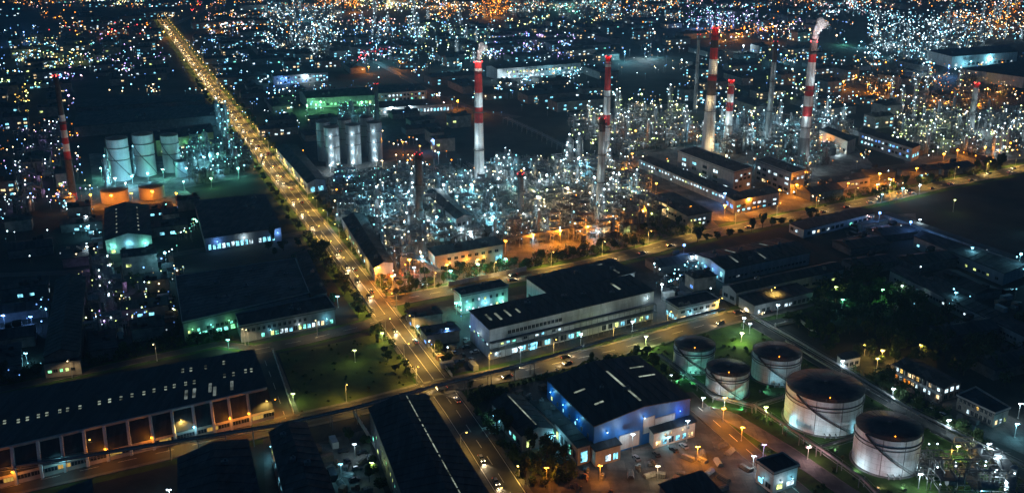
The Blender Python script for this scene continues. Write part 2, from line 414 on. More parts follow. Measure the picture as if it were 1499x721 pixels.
R8 = road([(1095, 470), (1130, 490), (1235, 552), (1356, 622), (1440, 665), (1530, 712)], 5.5, marks=None, m='asphalt_dark')
R9 = road([(545, 88), (600, 118), (640, 140), (700, 162), (760, 172)], 8, marks=None)
R10 = road([(1045, 335), (1010, 300), (930, 262), (870, 238)], 8, marks=None)
R12 = road([(455, 278), (600, 262), (850, 238), (1000, 215)], 6, marks=None)
R13 = road([(1180, 265), (1260, 250), (1340, 240), (1499, 215)], 7, marks=None)
R14 = road([(-50, 405), (120, 398), (240, 375), (420, 345), (470, 335)], 6, marks=None)
R15 = road([(250, 38), (290, 20), (310, 5)], 10, marks=None)

YZ = [0.001]
def patch(name, pts, m, z=None):
    b = MB(); YZ[0] += 0.004 if z is None else 0
    zz = 0.03 + YZ[0] * 0.25 if z is None else z
    b.poly([(*W(*p).xy, zz) for p in pts]); o = struct(b.build(name, M[m]))
    if b.v:
        me = o.data
        if me.polygons[0].normal.z < 0: me.flip_normals()
    return o
patch('field', [(408, 517), (475, 505), (560, 486), (610, 565), (520, 590), (440, 606)], 'field')
patch('yard', [(590, 462), (690, 441), (780, 428), (960, 395), (1060, 440), (1070, 452), (640, 553)], 'asphalt_dark')
patch('yard', [(0, 640), (395, 575), (420, 612), (0, 712)], 'concrete')
patch('lawn', [(930, 512), (1075, 474), (1110, 478), (1240, 556), (1499, 700), (1440, 800), (1180, 760), (1000, 585)], 'grass')
patch('yard', [(720, 575), (930, 520), (1010, 590), (1110, 672), (1170, 721), (1180, 760), (780, 760), (700, 640)], 'asphalt_dark')
patch('yard', [(800, 700), (900, 665), (1020, 632), (1075, 645), (1115, 680), (1080, 760), (810, 760)], 'stained')
patch('yard', [(385, 640), (545, 606), (620, 760), (390, 760)], 'asphalt_dark')
patch('yard', [(456, 650), (535, 628), (575, 760), (500, 760)], 'concrete')
patch('yard', [(480, 300), (640, 250), (900, 236), (1030, 335), (940, 358), (600, 425), (570, 430)], 'concrete')
patch('yard', [(900, 225), (1230, 190), (1310, 275), (1080, 325), (1020, 320)], 'concrete')
patch('yard', [(830, 165), (1000, 150), (1030, 200), (900, 225)], 'concrete')
patch('yard', [(1300, 180), (1560, 165), (1570, 225), (1330, 250)], 'concrete')
patch('yard', [(130, 225), (340, 215), (380, 255), (140, 300)], 'concrete')
patch('yard', [(90, 270), (260, 268), (300, 300), (90, 310)], 'concrete')
patch('yard', [(430, 185), (660, 140), (680, 165), (600, 230), (470, 262)], 'asphalt_dark')
patch('yard', [(1225, 318), (1340, 312), (1345, 350), (1240, 345)], 'concrete')
patch('lawn', [(1210, 430), (1340, 405), (1370, 430), (1260, 460)], 'grass')
patch('yard', [(1290, 530), (1320, 520), (1499, 620), (1499, 665), (1400, 620)], 'stained')

# ------------------------------------------------------------------ buildings
WM = {}
def window_mesh(wd, ht, m, key, bars=2):
    k = (round(wd, 1), round(ht, 1), key, bars)
    if k not in WM:
        b = MB(); b.box(0, 0, 0, wd, 0.08, ht); b.cur = 1
        b.box(0, 0, -0.12, wd + 0.24, 0.16, 0.12); b.box(0, 0, ht, wd + 0.24, 0.16, 0.12)
        for i in range(bars + 1):
            b.box(-wd / 2 - 0.06 + (wd + 0.12) * i / bars, 0, 0, 0.12, 0.16, ht)
        WM[k] = b.mesh('window', [m, M['trim']])
    return WM[k]
def bld(name, label, A, Bc, C, D=None, h=8.0, wall='wall_grey', roof='roof', gable=None, rh=2.0, wins=(), doors=(), sky=(), vents=0, group=None, cat='building', over=0.5, parapet=False, skymat='skylight', wl=()):
    a = W(*A, h); b = W(*Bc, h)
    if C is None: d = W(*D, h); c = b + (d - a)
    elif D is None: c = W(*C, h); d = a + (c - b)
    else: c = W(*C, h); d = W(*D, h)
    org = Vector((a.x, a.y, 0)); q = [p - Vector((a.x, a.y, h)) for p in (a, b, c, d)]
    QUADS.append([(p.x, p.y) for p in (a, b, c, d)])
    root = empty(name, org, label, cat, group)
    def P(s, t, z):
        p = q[0] * (1 - s) * (1 - t) + q[1] * s * (1 - t) + q[2] * s * t + q[3] * (1 - s) * t
        return Vector((p.x, p.y, z))
    def rz(s, t):
        if gable == 'v': return h + rh * (1 - abs(2 * s - 1))
        if gable == 'u': return h + rh * (1 - abs(2 * t - 1))
        return h
    wb = MB()
    for i in range(4):
        s0, t0 = ((0, 0), (1, 0), (1, 1), (0, 1))[i]; s1, t1 = ((1, 0), (1, 1), (0, 1), (0, 0))[i]
        pts = [P(s0, t0, 0), P(s1, t1, 0), P(s1, t1, h)]
        if gable == 'v' and i in (0, 2): pts.append(P(0.5, t0, h + rh))
        if gable == 'u' and i in (1, 3): pts.append(P(s0, 0.5, h + rh))
        pts.append(P(s0, t0, h)); wb.poly(pts)
    wb.build('wall', M[wall], root)
    lu = (q[1] - q[0]).length; lv = (q[3] - q[0]).length; os_, ot = over / lu, over / lv
    rb = MB(); th = 0.35; e = 0.01
    if gable == 'v':
        for s0, s1 in ((-os_, 0.5), (0.5, 1 + os_)):
            z0 = h + rh * (1 - abs(2 * s0 - 1)) + e; z1 = h + rh * (1 - abs(2 * s1 - 1)) + e
            lo = [P(s0, -ot, z0), P(s1, -ot, z1), P(s1, 1 + ot, z1), P(s0, 1 + ot, z0)]
            rb.hexa(lo, [p + Vector((0, 0, th)) for p in lo])
    elif gable == 'u':
        for t0, t1 in ((-ot, 0.5), (0.5, 1 + ot)):
            z0 = h + rh * (1 - abs(2 * t0 - 1)) + e; z1 = h + rh * (1 - abs(2 * t1 - 1)) + e
            lo = [P(-os_, t0, z0), P(1 + os_, t0, z0), P(1 + os_, t1, z1), P(-os_, t1, z1)]
            rb.hexa(lo, [p + Vector((0, 0, th)) for p in lo])
    else:
        lo = [P(-os_, -ot, h + e), P(1 + os_, -ot, h + e), P(1 + os_, 1 + ot, h + e), P(-os_, 1 + ot, h + e)]
        rb.hexa(lo, [p + Vector((0, 0, th)) for p in lo])
    if A[1] > 370 and over:
        u_long = lv > lu
        cnt_ = int((lv if u_long else lu) / 4.2); hh_ = Vector((0, 0, th)); h2_ = Vector((0, 0, th + .14))
        segs = [(0, .5), (.5, 1)] if gable else [(0, 1)]
        for k in range(1, cnt_):
            f = k / cnt_; e2 = .09 / (lv if u_long else lu)
            for (g0, g1) in segs:
                if u_long:
                    c4 = [(g0, f - e2), (g1, f - e2), (g1, f + e2), (g0, f + e2)]
                else:
                    c4 = [(f - e2, g0), (f + e2, g0), (f + e2, g1), (f - e2, g1)]
                pl = [P(a_, b_, rz(a_, b_) + e) for a_, b_ in c4]
                rb.hexa([p + hh_ - Vector((0, 0, .05)) for p in pl], [p + h2_ for p in pl])
    ro = rb.build('roof', M[roof], root)
    if parapet:
        pb = MB(); k = 0.3
        for (s0, t0, s1, t1) in ((-os_, -ot, 1 + os_, -ot + k / lv), (-os_, 1 + ot - k / lv, 1 + os_, 1 + ot), (-os_, -ot + k / lv, -os_ + k / lu, 1 + ot - k / lv), (1 + os_ - k / lu, -ot + k / lv, 1 + os_, 1 + ot - k / lv)):
            lo = [P(s0, t0, h + th + e), P(s1, t0, h + th + e), P(s1, t1, h + th + e), P(s0, t1, h + th + e)]
            pb.hexa(lo, [p + Vector((0, 0, 0.7)) for p in lo])
        pb.build('parapet', M['trim'], root)
    cs = ((0, 0), (1, 0), (1, 1), (0, 1), (0, 0))
    def on_side(i, f, z, out):
        p0 = P(*cs[i], 0); p1 = P(*cs[i + 1], 0); d_ = (p1 - p0); dn = d_.normalized(); nr = Vector((dn.y, -dn.x, 0))
        p = p0 + d_ * f + nr * out; p.z = z
        return p, math.atan2(dn.y, dn.x), d_.length
    for (side, cnt, z0, z1, lit, cols, *ex) in wins:
        f0, f1 = ex[0] if ex else (0.04, 0.96); fill = ex[1] if len(ex) > 1 else 0.62
        _, _, L = on_side(side, 0, 0, 0); wd = L * (f1 - f0) / cnt * fill
        for i in range(cnt):
            f = f0 + (f1 - f0) * (i + 0.5) / cnt
            p, ang, _ = on_side(side, f, z0, 0.03)
            if lit and rnd.random() < .1: continue
            on = rnd.random() < lit; c_ = rnd.choice(cols + [rnd.choice(('warm', 'white', 'lime'))] if rnd.random() < .35 else cols)
            wo_ = link('window', window_mesh(wd, z1 - z0, Wn(c_) if on else M['glass'], c_ if on else 'dark', 2 if wd < 4 else 4), root, p, ang); wo_.scale = (rnd.uniform(.7, 1.05), 1, rnd.uniform(.75, 1.0)) if on else (1, 1, 1)
    for (side, f, wd, ht, m, *dz) in doors:
        p, ang, _ = on_side(side, f, dz[0] if dz else 0.02, 0.05); db = MB(); db.box(0, 0, 0, wd, 0.14, ht); db.cur = 1
        db.box(0, 0, ht, wd + 0.5, 0.3, 0.25); db.box(-wd / 2 - 0.13, 0, 0, 0.24, 0.3, ht); db.box(wd / 2 + 0.13, 0, 0, 0.24, 0.3, ht)
        db.build('door', [MATS[m] if m in MATS else M[m], M['trim']], root, p, ang)
    for (side, f, z, c, pw) in wl:  # wall lamps, mostly added to light the facades
        p, ang, _ = on_side(side, f, z, 0.0); q2 = MB(); q2.box(0, -.35, .1, .18, .7, .12); q2.box(0, -.75, 0, .6, .4, .18); q2.cur = 1; q2.ball(0, -.8, -.12, .24)
        wo2 = q2.build('wall_lamp', [M['pole'], B(c)], root, p, ang); light(wo2, (0, -1.8, -.2), CO[c], pw * .38, .25)
    for (s, t, ws, wt) in sky:
        p = P(s, t, 0); u = P(min(s + 0.01, 1), t, 0) - P(max(0, s - 0.01), t, 0); ang = math.atan2(u.y, u.x)
        vv = P(s, min(1, t + .01), 0) - P(s, max(0, t - .01), 0)
        sl = 0.0; bb = MB()
        uu = (P(s + ws / lu / 2, t, 0) - P(s - ws / lu / 2, t, 0)) / 2; v2 = (P(s, t + wt / lv / 2, 0) - P(s, t - wt / lv / 2, 0)) / 2
        def rr(ds, dt): return rz(min(max(s + ds, 0), 1), min(max(t + dt, 0), 1)) + th + 0.02
        lo = []
        for (i_, j_) in ((-1, -1), (1, -1), (1, 1), (-1, 1)):
            v_ = uu * i_ + v2 * j_; v_.z = rr(i_ * ws / lu / 2, j_ * wt / lv / 2); lo.append(v_)
        bb.hexa(lo, [x + Vector((0, 0, 0.12)) for x in lo])
        bb.build('skylight', MATS[skymat], ro, p)
    for i in range(vents):
        s, t = rnd.uniform(0.08, 0.92), rnd.uniform(0.1, 0.9); p = P(s, t, rz(s, t) + th - 0.05); vb = MB(); sx = rnd.uniform(1.2, 3.2)
        vb.box(0, 0, 0, sx, rnd.uniform(1.2, 2.4), rnd.uniform(0.8, 1.6)); vb.box(sx * 0.1, 0, 0.2, sx * 0.3, sx * 0.3, 1.8)
        vb.build('roof_vent', M['steel'], root, p, rnd.uniform(0, 0.3))
    root['_h'] = h
    return root, P

W4 = (0, 1, 3)
CY_, WH, WM_ = ['cyan', 'white', 'teal', 'lime', 'white'], ['white', 'white', 'cyan'], ['warm', 'yellow']
b, P_ = bld('factory', 'large white flat-roofed factory beside the pipe bridge', (716.6, 482), (957.6, 425.6), None, (688, 454.8), h=15, wl=[(3, .5, 9, 'white', 500), (0, .95, 12.5, 'white', 500)], wall='wall_white', roof='roof', vents=5, parapet=False,
    wins=[(0, 14, 10.8, 12.4, 0.0, WH, (0.1, 0.42), 0.7), (0, 12, 6.4, 7.4, 0.8, CY_, (0.02, 0.42), 0.6), (0, 10, 0.8, 3.6, 0.9, ['cyan', 'white'], (0.02, 0.5), 0.7), (0, 12, 0.8, 3.2, 0.5, CY_, (0.5, 0.98), 0.6), (3, 8, 6.4, 7.4, 0.6, CY_, (0.05, 0.95), 0.6)],
    doors=[(0, 0.62, 6, 4.5, 'door'), (0, 0.25, 4, 3.6, 'win_cyan')], sky=[(0.05, 0.5, 1.2, 7), (0.1, 0.45, 1.2, 8), (0.16, 0.5, 1.0, 8), (0.22, 0.5, 1, 5), (0.84, 0.6, 1.2, 9)], skymat='skylight')
cb = MB()
for z, o in ((8.6, 2.2), (5.0, 3.2)):
    a, c = P_(0.0, 0, z), P_(1.0, 0, z); dn = (c - a).normalized(); nr = Vector((dn.y, -dn.x, 0))
    cb.hexa([a, c, c + nr * o, a + nr * o], [p + Vector((0, 0, 0.35)) for p in (a, c, c + nr * o, a + nr * o)])
    for k in range(30):
        p = a.lerp(c, k / 29) + nr * (o - 0.1); cb.tube((p.x, p.y, 0 if z < 6 else 5), (p.x, p.y, z), 0.12, n=5)
cb.build('gallery', M['steel'], b)
bld('factory', 'black-roofed rear wing of the white factory next to the road', (802, 429), (929, 398.5), None, (771, 407), h=14.6, wall='wall_white', roof='roof', vents=3, wins=[(3, 3, 4, 7, 0.3, CY_)], sky=[(0.8, 0.8, 3, 1.2), (0.85, 0.3, 1.2, 8)], skymat='skylight_dim')
bld('office_block', 'small teal-lit office block with black roof behind the white factory', (675.4, 433.8), (743.7, 420.1), None, (664.3, 424.8), h=9.5, wl=[(0, .15, 3.6, 'teal', 1500), (0, .5, 4, 'cyan', 1800), (0, .85, 3.6, 'teal', 1500), (3, .5, 4, 'teal', 900)], wall='wall_white', vents=2, parapet=True,
    wins=[(0, 7, 5.6, 7.2, 0.25, CY_, (0.05, 0.95), 0.35), (0, 7, 1.2, 2.6, 0.8, CY_, (0.05, 0.95), 0.4), (3, 3, 2, 4, 0.5, CY_)])
bld('workshop', 'orange-lit cream workshop with long black roof beside the road trees', (637, 374.5), (736.4, 357.1), None, (626.5, 363.2), h=10, wl=[(0, .2, 5, 'orange', 1800), (0, .45, 5, 'orange', 3200), (0, .7, 5, 'yellow', 1600), (0, .95, 4, 'cyan', 700)], wall='wall_cream', vents=4,
    wins=[(0, 9, 6, 7.6, 0.1, WM_, (0.05, 0.95), 0.5), (0, 9, 1.4, 3.4, 0.4, ['warm', 'white'], (0.05, 0.95), 0.45), (3, 3, 2, 4, 0.3, WH)], doors=[(0, 0.93, 4, 3.5, 'win_cyan'), (0, 0.5, 4, 4, 'door')])
bld('plant_hall', 'long blue-lit plant hall right of the dark brown chimney', (668, 320.5), (690, 315), (644, 277), h=13, wall='wall_grey', gable='v', rh=1.5, roof='roof2',
    wins=[(3, 12, 8, 9.5, 0.6, CY_), (3, 12, 3, 5, 0.8, CY_), (0, 3, 8, 10, 0.5, WH), (0, 3, 2, 4, 0.9, CY_)], sky=[(0.5, 0.5, 1, 2)])
bld('control_block', 'large stepped control block with rows of lit windows', (1075, 253), (1101, 246), (1018, 216), h=15, wall='wall_grey', roof='roof2', parapet=True, vents=4,
    wins=[(3, 5, z, z + 2.2, 0.85, WH, (0.03, 0.97), 0.4) for z in (2, 6, 10)] + [(0, 4, z, z + 1.8, 0.6, WH) for z in (3, 8, 11)])
bld('control_block', 'smaller block with orange-lit doorway left of the rightmost banded chimney', (1159, 255), (1179, 249.6), (1125.8, 230.3), h=15, wall='wall_grey', roof='roof2', parapet=True, vents=3,
    wins=[(3, 6, z, z + 2, 0.6, WH + ['warm']) for z in (2, 6, 10)] + [(0, 3, 10, 12, 0.9, ['white']), (0, 3, 1, 6, 0.9, ['orange'])])
bld('gallery_building', 'long low building with one bright window strip', (1069, 288), (1083, 282), (949, 228), h=7, wall='wall_grey', roof='roof2', wins=[(3, 30, 4, 5.6, 0.95, ['white', 'white', 'cyan'], (0.02, 0.98), 0.6)])
bld('workshop', 'dark low workshop at the end of the window-strip building', (1075.4, 293.5), (1141, 281.3), None, (1061.7, 285.3), h=9, wall='wall_grey', roof='roof2', vents=3, wins=[(0, 8, 4, 5.6, 0.6, CY_), (0, 8, 1, 2.4, 0.6, CY_ + ['orange']), (3, 2, 3, 6, 1, ['blue'])])
bld('workshop', 'low workshop with lit cyan end beside the orange refinery yard', (1007, 316), (1042, 310), None, (952, 287), h=8, wall='wall_cream', roof='roof2', vents=3, wins=[(0, 5, 4, 5.4, 0.9, CY_), (0, 5, 1, 2.6, 0.7, CY_), (3, 12, 3, 4.5, 0.3, WM_)])
bld('workshop', 'low dark workshop right of the rightmost banded chimney', (1216, 268.5), (1274, 259.3), None, (1200.5, 262.4), h=6.5, wall='wall_cream', roof='roof2', vents=3, wins=[(0, 8, 2.5, 4, 0.25, WM_)])
bld('warehouse', 'dim blue-walled warehouse with dark patched roof across the road', (1061, 395), (1186, 369), None, (1017.5, 372.4), h=7.5, wl=[(3, .3, 5.5, 'cyan', 1100), (3, .65, 5.5, 'blue', 1800), (3, .92, 5.5, 'cyan', 1100)], wall='wall_grey', roof='roof2', gable='u', rh=2, vents=6,
    wins=[(3, 7, 3.2, 4.8, 0.7, ['blue', 'cyan']), (3, 7, 0.8, 2.2, 0.5, ['cyan']), (0, 20, 2, 3, 0.25, CY_)], sky=[(0.3, 0.7, 1, 9), (0.5, 0.25, 1, 9), (0.7, 0.7, 1, 7), (0.2, 0.3, 1.2, 8)], skymat='skylight_dim')
bld('shed', 'long low shed right of the dim blue-walled warehouse', (1177, 336), (1280, 312), None, (1156, 327), h=5.5, wall='wall_white', roof='roof2', wins=[(0, 14, 1.5, 3.5, 0.3, CY_), (3, 3, 2, 4, 0.1, CY_)])
bld('warehouse', 'unlit black-roofed warehouse above the tank farm road', (1078, 428), (1235, 393), None, (1058, 418), h=7, wall='wall_grey', roof='roof', gable='u', rh=2, vents=2, wins=[(0, 10, 1.5, 3, 0.1, CY_), (3, 2, 2, 4, 0.0, CY_)])
bld('shed', 'lowest dark shed right of the lit showroom', (1105, 447), (1190, 427), None, (1082, 434), h=5.5, wall='wall_grey', roof='roof', wins=[(0, 12, 1, 3, 0.15, WH)])
bld('showroom', 'white two-storey block with bright ground floor glazing behind the tanks', (993, 452), (1052, 439), None, (975, 440.6), h=7.5, wl=[(0, .3, 4.3, 'cyan', 700), (0, .7, 4.3, 'white', 700)], wall='wall_white', roof='roof', vents=2, parapet=True,
    wins=[(0, 6, 4.8, 6, 0.0, WH, (0.04, 0.96), 0.6), (0, 5, 1.0, 3.4, 1.0, ['white', 'cyan'], (0.03, 0.97), 0.82), (3, 4, 1, 3.4, 1, ['cyan'], (0.05, 0.95), 0.8)])
# blue factory and annexes
b, P_ = bld('factory', 'bright blue factory with shallow black gabled roof', (870, 623.6), (1010.6, 582.8), None, (801, 555), h=14, wl=[(3, .12, 11, 'cyan', 900), (3, .4, 11, 'cyan', 1100), (3, .7, 11, 'cyan', 900), (0, .12, 10.5, 'white', 700), (0, .5, 12, 'white', 700), (0, .88, 10.5, 'blue', 900)], wall='wall_blue', roof='roof', gable='v', rh=2.4,
    wins=[(3, 7, 7, 8.6, 0.3, CY_, (0.05, 0.95), 0.2)],
    doors=[(0, 0.36, 9, 6.0, 'wall_white', 0.6), (0, 0.56, 5, 6.5, 'wall_white', 4.6), (0, 0.73, 9.5, 4.6, 'wall_white', 5.0)],
    sky=[(0.52, 0.15 + 0.07 * k, 1.0, 4.2) for k in range(9)] + [(0.15, 0.6, 5, 1), (0.2, 0.3, 4, 1), (0.85, 0.75, 7, 0.8), (0.85, 0.55, 8, 0.8)], vents=2, skymat='skylight')
bld('annex', 'low concrete annex with glowing corner room at the blue factory', (846, 655), (864, 650), None, (812, 617), h=7.5, wall='wall_grey', roof='roof', wins=[(0, 1, 1, 5.5, 1, ['cyan'], (0.1, 0.9), 0.9), (3, 5, 1.5, 5, 0.6, ['cyan', 'teal'], (0.05, 0.95), 0.6)])
bld('annex', 'small annex with white lamp in front of the blue factory', (872, 660), (908.5, 650), None, (862, 648), h=6.5, wall='wall_cream', roof='roof', wins=[(0, 3, 1, 4.2, 0.9, ['cyan', 'white', 'teal'], (0.04, 0.96), 0.7)])
bld('annex', 'pink-walled annex with glazed front at the blue factory right end', (957.5, 634), (1018, 617), None, (951, 625), h=6.5, wall='wall_cream', roof='roof', wins=[(0, 6, 0.8, 3.2, 0.8, ['cyan', 'warm', 'white'], (0.03, 0.97), 0.75), (0, 5, 4.4, 5.6, 0.3, ['warm'], (0.2, 0.9), 0.3)])
bld('shed', 'small gabled shed with one skylight strip beside the lower avenue', (764, 637), (809, 626), None, (720, 589), h=7, wall='wall_grey', roof='roof', gable='v', rh=2.2, wins=[(3, 7, 2, 4, 0.6, ['cyan', 'teal']), (0, 2, 1.5, 4.5, 0.6, CY_)], sky=[(0.5, 0.1 + 0.1 * k, 0.5, 3.4) for k in range(9)])
bld('shed', 'narrow flat shed between the gabled shed and blue factory', (816, 625), (838, 618), None, (778, 588), h=5.5, wall='wall_grey', roof='roof2', wins=[(3, 6, 1.2, 3.8, 0.7, ['cyan', 'teal', 'warm'])], vents=2)
# foreground sheds
bld('shed', 'large black shed with broken line of skylights at bottom centre', (600, 748), (731, 748), (624, 577.7), (541, 597.4), h=13, wall='wall_dark', roof='roof', gable='v', rh=2.5,
    wins=[(3, 16, 7, 8.4, 0.4, ['lime', 'green', 'teal'], (0.05, 0.9), 0.3), (3, 14, 2, 4, 0.35, ['teal', 'lime'], (0.05, 0.95), 0.4)],
    sky=[(0.64, 0.98 - 0.048 * k - rnd.uniform(0, .01), 0.45, rnd.uniform(1.2, 3.4)) for k in range(19)])
bld('shed', 'black shed with cyan-lit left wall next to a concrete yard', (425, 752), (502, 752), (448, 619), (394.7, 632.6), h=12, wall='wall_grey', roof='roof2', gable='v', rh=2.2, wins=[(3, 12, 2, 4, 0.6, ['cyan', 'white', 'blue'], (0.05, 0.95), 0.4), (3, 10, 6, 8, 0.3, ['cyan'], (0.05, 0.95), 0.4)], vents=3)
bld('shed', 'wide black shed at the bottom edge below the ribbed warehouse', (262, 752), (386, 752), (362, 643.8), (261.5, 670), h=10, wall='wall_dark', roof='roof2', gable='v', rh=2.4, vents=2)
bld('shed', 'small black shed in the bottom left corner', (88, 742), (137, 740), (133, 703), (88, 719), h=8, wall='wall_dark', roof='roof2')
b, P_ = bld('warehouse', 'very long ribbed warehouse with rows of small skylights', (-80, 677), (391, 568.6), (371, 512), (-80, 591), h=12, wall='wall_dark', roof='roof')
sk = [(20, 410), (80, 405), (120, 395), (168, 383), (205, 375), (262, 362), (296, 355), (350, 345), (435, 325), (480, 316), (530, 305), (578, 293), (630, 283), (674, 272), (725, 262), (763, 252), (813, 242), (850, 235), (983, 207), (1022, 200), (1075, 187), (1100, 183), (800, 185), (836, 180), (900, 170), (980, 150)]
smb = [c for c in b.children if c.name.startswith('roof')][0]
for (sx, sy) in sk:
    for dy in (-5, 6):
        p = W(sx / 2.991, 480 + (sy + dy) / 2.991, 12.4) - b.location; s_ = MB(); s_.box(0, 0, 0, 1.0, 1.0, 0.12, 0.25)
        s_.build('skylight', MATS['skylight'], smb, (p.x, p.y, 12.38))
for (sx, sy) in ((815, 290), (850, 283), (940, 275), (1015, 250), (920, 260)):
    p = W(sx / 2.991, 480 + sy / 2.991, 12.4) - b.location; s_ = MB(); s_.box(0, 0, 0, 1.2, 8, 0.12, 0.25); s_.build('skylight', MATS['skylight_dim'], smb, (p.x, p.y, 12.38))
lt = MB(); e0, e1 = W(-80, 676, 12.2), W(391, 568.6, 12.2); f0, f1 = W(-80, 717, 4.5), W(401, 598, 4.5); o_ = b.location
lt.hexa([e0 - o_, e1 - o_, f1 - o_, f0 - o_][::-1], [p - o_ + Vector((0, 0, 0.3)) for p in (e0, e1, f1, f0)][::-1]); lt.build('lean_to_roof', M['roof'], b)
lw = MB(); lw.poly([f0 - o_, f1 - o_, Vector((f1.x, f1.y, 0)) - o_, Vector((f0.x, f0.y, 0)) - o_]); lw.poly([e1 - o_, f1 - o_, Vector((f1.x, f1.y, 0)) - o_, Vector((e1.x, e1.y, 0)) - o_]); lw.build('lean_to_wall', M['wall_cream'], b)
gt = MB(); gt.hexa([p - o_ for p in (e0, e1, e1 + Vector((-.3, -1.1, 0)), e0 + Vector((-.3, -1.1, 0)))][::-1], [p - o_ + Vector((0, 0, 0.9)) for p in (e0, e1, e1 + Vector((-.3, -1.1, 0)), e0 + Vector((-.3, -1.1, 0)))][::-1]); gt.build('gutter', M['trim'], b)
for sx in (25, 130, 227, 322, 410, 512, 614, 712, 810, 897, 980, 1072):
    x0 = sx / 2.991; f = (x0 + 80) / 471.0; p = e0.lerp(e1, f); q_ = f0.lerp(f1, (x0 + 3 + 80) / 481.0)
    r_ = MB(); d_ = (e1 - e0).normalized() * 0.45; up = Vector((0, -1.2, .7)); z3 = Vector((0, -.2, .2))
    r_.hexa([p - d_ + z3 - o_, p + d_ + z3 - o_, q_ + d_ + z3 - o_, q_ - d_ + z3 - o_][::-1], [p - d_ + up - o_, p + d_ + up - o_, q_ + d_ + up - o_, q_ - d_ + up - o_][::-1])
    g_ = Vector((q_.x, q_.y, 0)); r_.hexa([g_ - d_ - o_, g_ + d_ - o_, g_ + d_ + Vector((0, -.8, 0)) - o_, g_ - d_ + Vector((0, -.8, 0)) - o_], [x + Vector((0, 0, 5.2)) for x in (g_ - d_ - o_, g_ + d_ - o_, g_ + d_ + Vector((0, -.8, 0)) - o_, g_ - d_ + Vector((0, -.8, 0)) - o_)])
    rib = r_.build('roof_rib', M['wall_white'], b)
    k_ = (25, 130, 227, 322, 410, 512, 614, 712, 810, 897, 980, 1072).index(sx)
    c_ = {0: 'orange', 2: 'cyan', 4: 'orange', 6: 'orange', 8: 'cyan', 10: 'orange', 11: 'orange'}.get(k_)
    if c_:
        w_ = MB(); lp = g_ - o_ + Vector((0, -2.2, 6.4)); w_.box(lp.x, lp.y + .75, 6.5, .2, 2.0, .15); w_.cur = 1; w_.ball(lp.x, lp.y, 6.25, .4)
        w_.build('wall_lamp', [M['pole'], B(c_)], rib); light(rib, (lp.x, lp.y - .7, 6.0), CO[c_], 1000 if c_ == 'orange' else 600, .25)
QUADS.append([(p.x, p.y) for p in (e0, e1, f1, f0)])
for i in range(26):
    f = (i + 0.5) / 26; p = f0.lerp(f1, f) - o_; d_ = f1 - f0
    link('window', window_mesh(4.2, 1.6, Fm('yellow') if i % 4 == 0 else M['glass'], 'fy' if i % 4 == 0 else 'dark', 4), b, (p.x + 0.02, p.y - 0.08, 1.8), math.atan2(d_.y, d_.x))
# block A
bld('warehouse', 'broad pale-roofed warehouse left of the avenue', (268, 473), (452, 430), (431.5, 380), (258, 406), h=9, wl=[(0, .06, 5.6, 'green', 350), (0, .2, 5.6, 'teal', 500), (0, .34, 5.6, 'green', 350)], wall='wall_grey', roof='roof_pale', vents=8, wins=[(0, 12, 3.4, 5, 0.5, ['green', 'teal', 'cyan'], (0.02, 0.45), 0.6), (0, 8, 0.6, 2.8, 0.9, ['green', 'teal'], (0.02, 0.45), 0.75)], parapet=True)
bld('warehouse', 'dark strip roof on the avenue side of the pale-roofed warehouse', (456, 433), (478, 428), (448, 366), (433, 372), h=9.6, wall='wall_dark', roof='roof2', vents=2)
bld('annex', 'two-storey annex with cyan ground floor below the pale-roofed warehouse', (351.6, 478.5), (490, 452), (477, 434), (346, 461), h=8, wl=[(0, .3, 4.2, 'cyan', 250), (0, .6, 4.2, 'white', 250), (0, .9, 4.2, 'cyan', 700)], wall='wall_grey', roof='roof2', vents=4, parapet=True, wins=[(0, 12, 4.8, 6.4, 0.0, CY_, (0.05, 0.7), 0.5), (0, 16, 1, 3.4, 0.85, ['cyan', 'teal', 'white'], (0.2, 0.98), 0.7)])
bld('warehouse', 'black-roofed warehouse with lit window band left of the avenue bend', (300, 349), (411, 333), (388, 284), (285, 294), h=8.5, wl=[(0, .15, 6, 'blue', 1500), (0, .5, 6, 'white', 1200), (0, .95, 6, 'blue', 1800)], wall='wall_grey', roof='roof2', vents=3, wins=[(0, 16, 1.2, 4.5, 0.95, ['white', 'cyan'], (0.02, 0.98), 0.75)])
bld('shed', 'gabled white shed with green-lit front and dotted skylights', (153.8, 352), (221.4, 344), (216.4, 300), (154, 305), h=9, wl=[(0, .15, 5, 'teal', 1900), (0, .5, 5.5, 'cyan', 1900), (0, .85, 5, 'teal', 1900)], wall='wall_white', roof='roof2', gable='v', rh=3, wins=[(0, 4, 1, 3.4, 0.8, ['cyan', 'lime', 'white'], (0.03, 0.97), 0.5)], doors=[(0, 0.5, 4, 4, 'door')],
    sky=[(s, 0.12 + 0.12 * k, 0.8, 2) for s in (0.26, 0.74) for k in range(7)])
bld('shed', 'narrow black shed running to the purple-lit yard', (65, 522), (115, 514), (124.8, 405), (83, 410), h=10, wall='wall_dark', roof='roof', gable='v', rh=2.5)
bld('shed', 'small gatehouse with green window strip below the narrow black shed', (64, 532), (117, 526), None, (64, 527), h=7, wall='wall_cream', roof='roof2', wins=[(0, 5, 2.4, 3.8, 0.9, ['green', 'lime'], (0.05, 0.85), 0.7)])
bld('hall', 'yellow-walled hall behind the white silos', (228, 206), (312, 193), (306, 181), (222, 190), h=13, wall='wall_yellow', roof='roof2', gable='u', rh=3, wins=[(0, 8, 3, 5, 0.6, CY_)], vents=3)
bld('hall', 'dark long roof behind the white silos', (108, 186), (330, 168), (325, 152), (112, 165), h=9, wall='wall_dark', roof='roof2', vents=8)
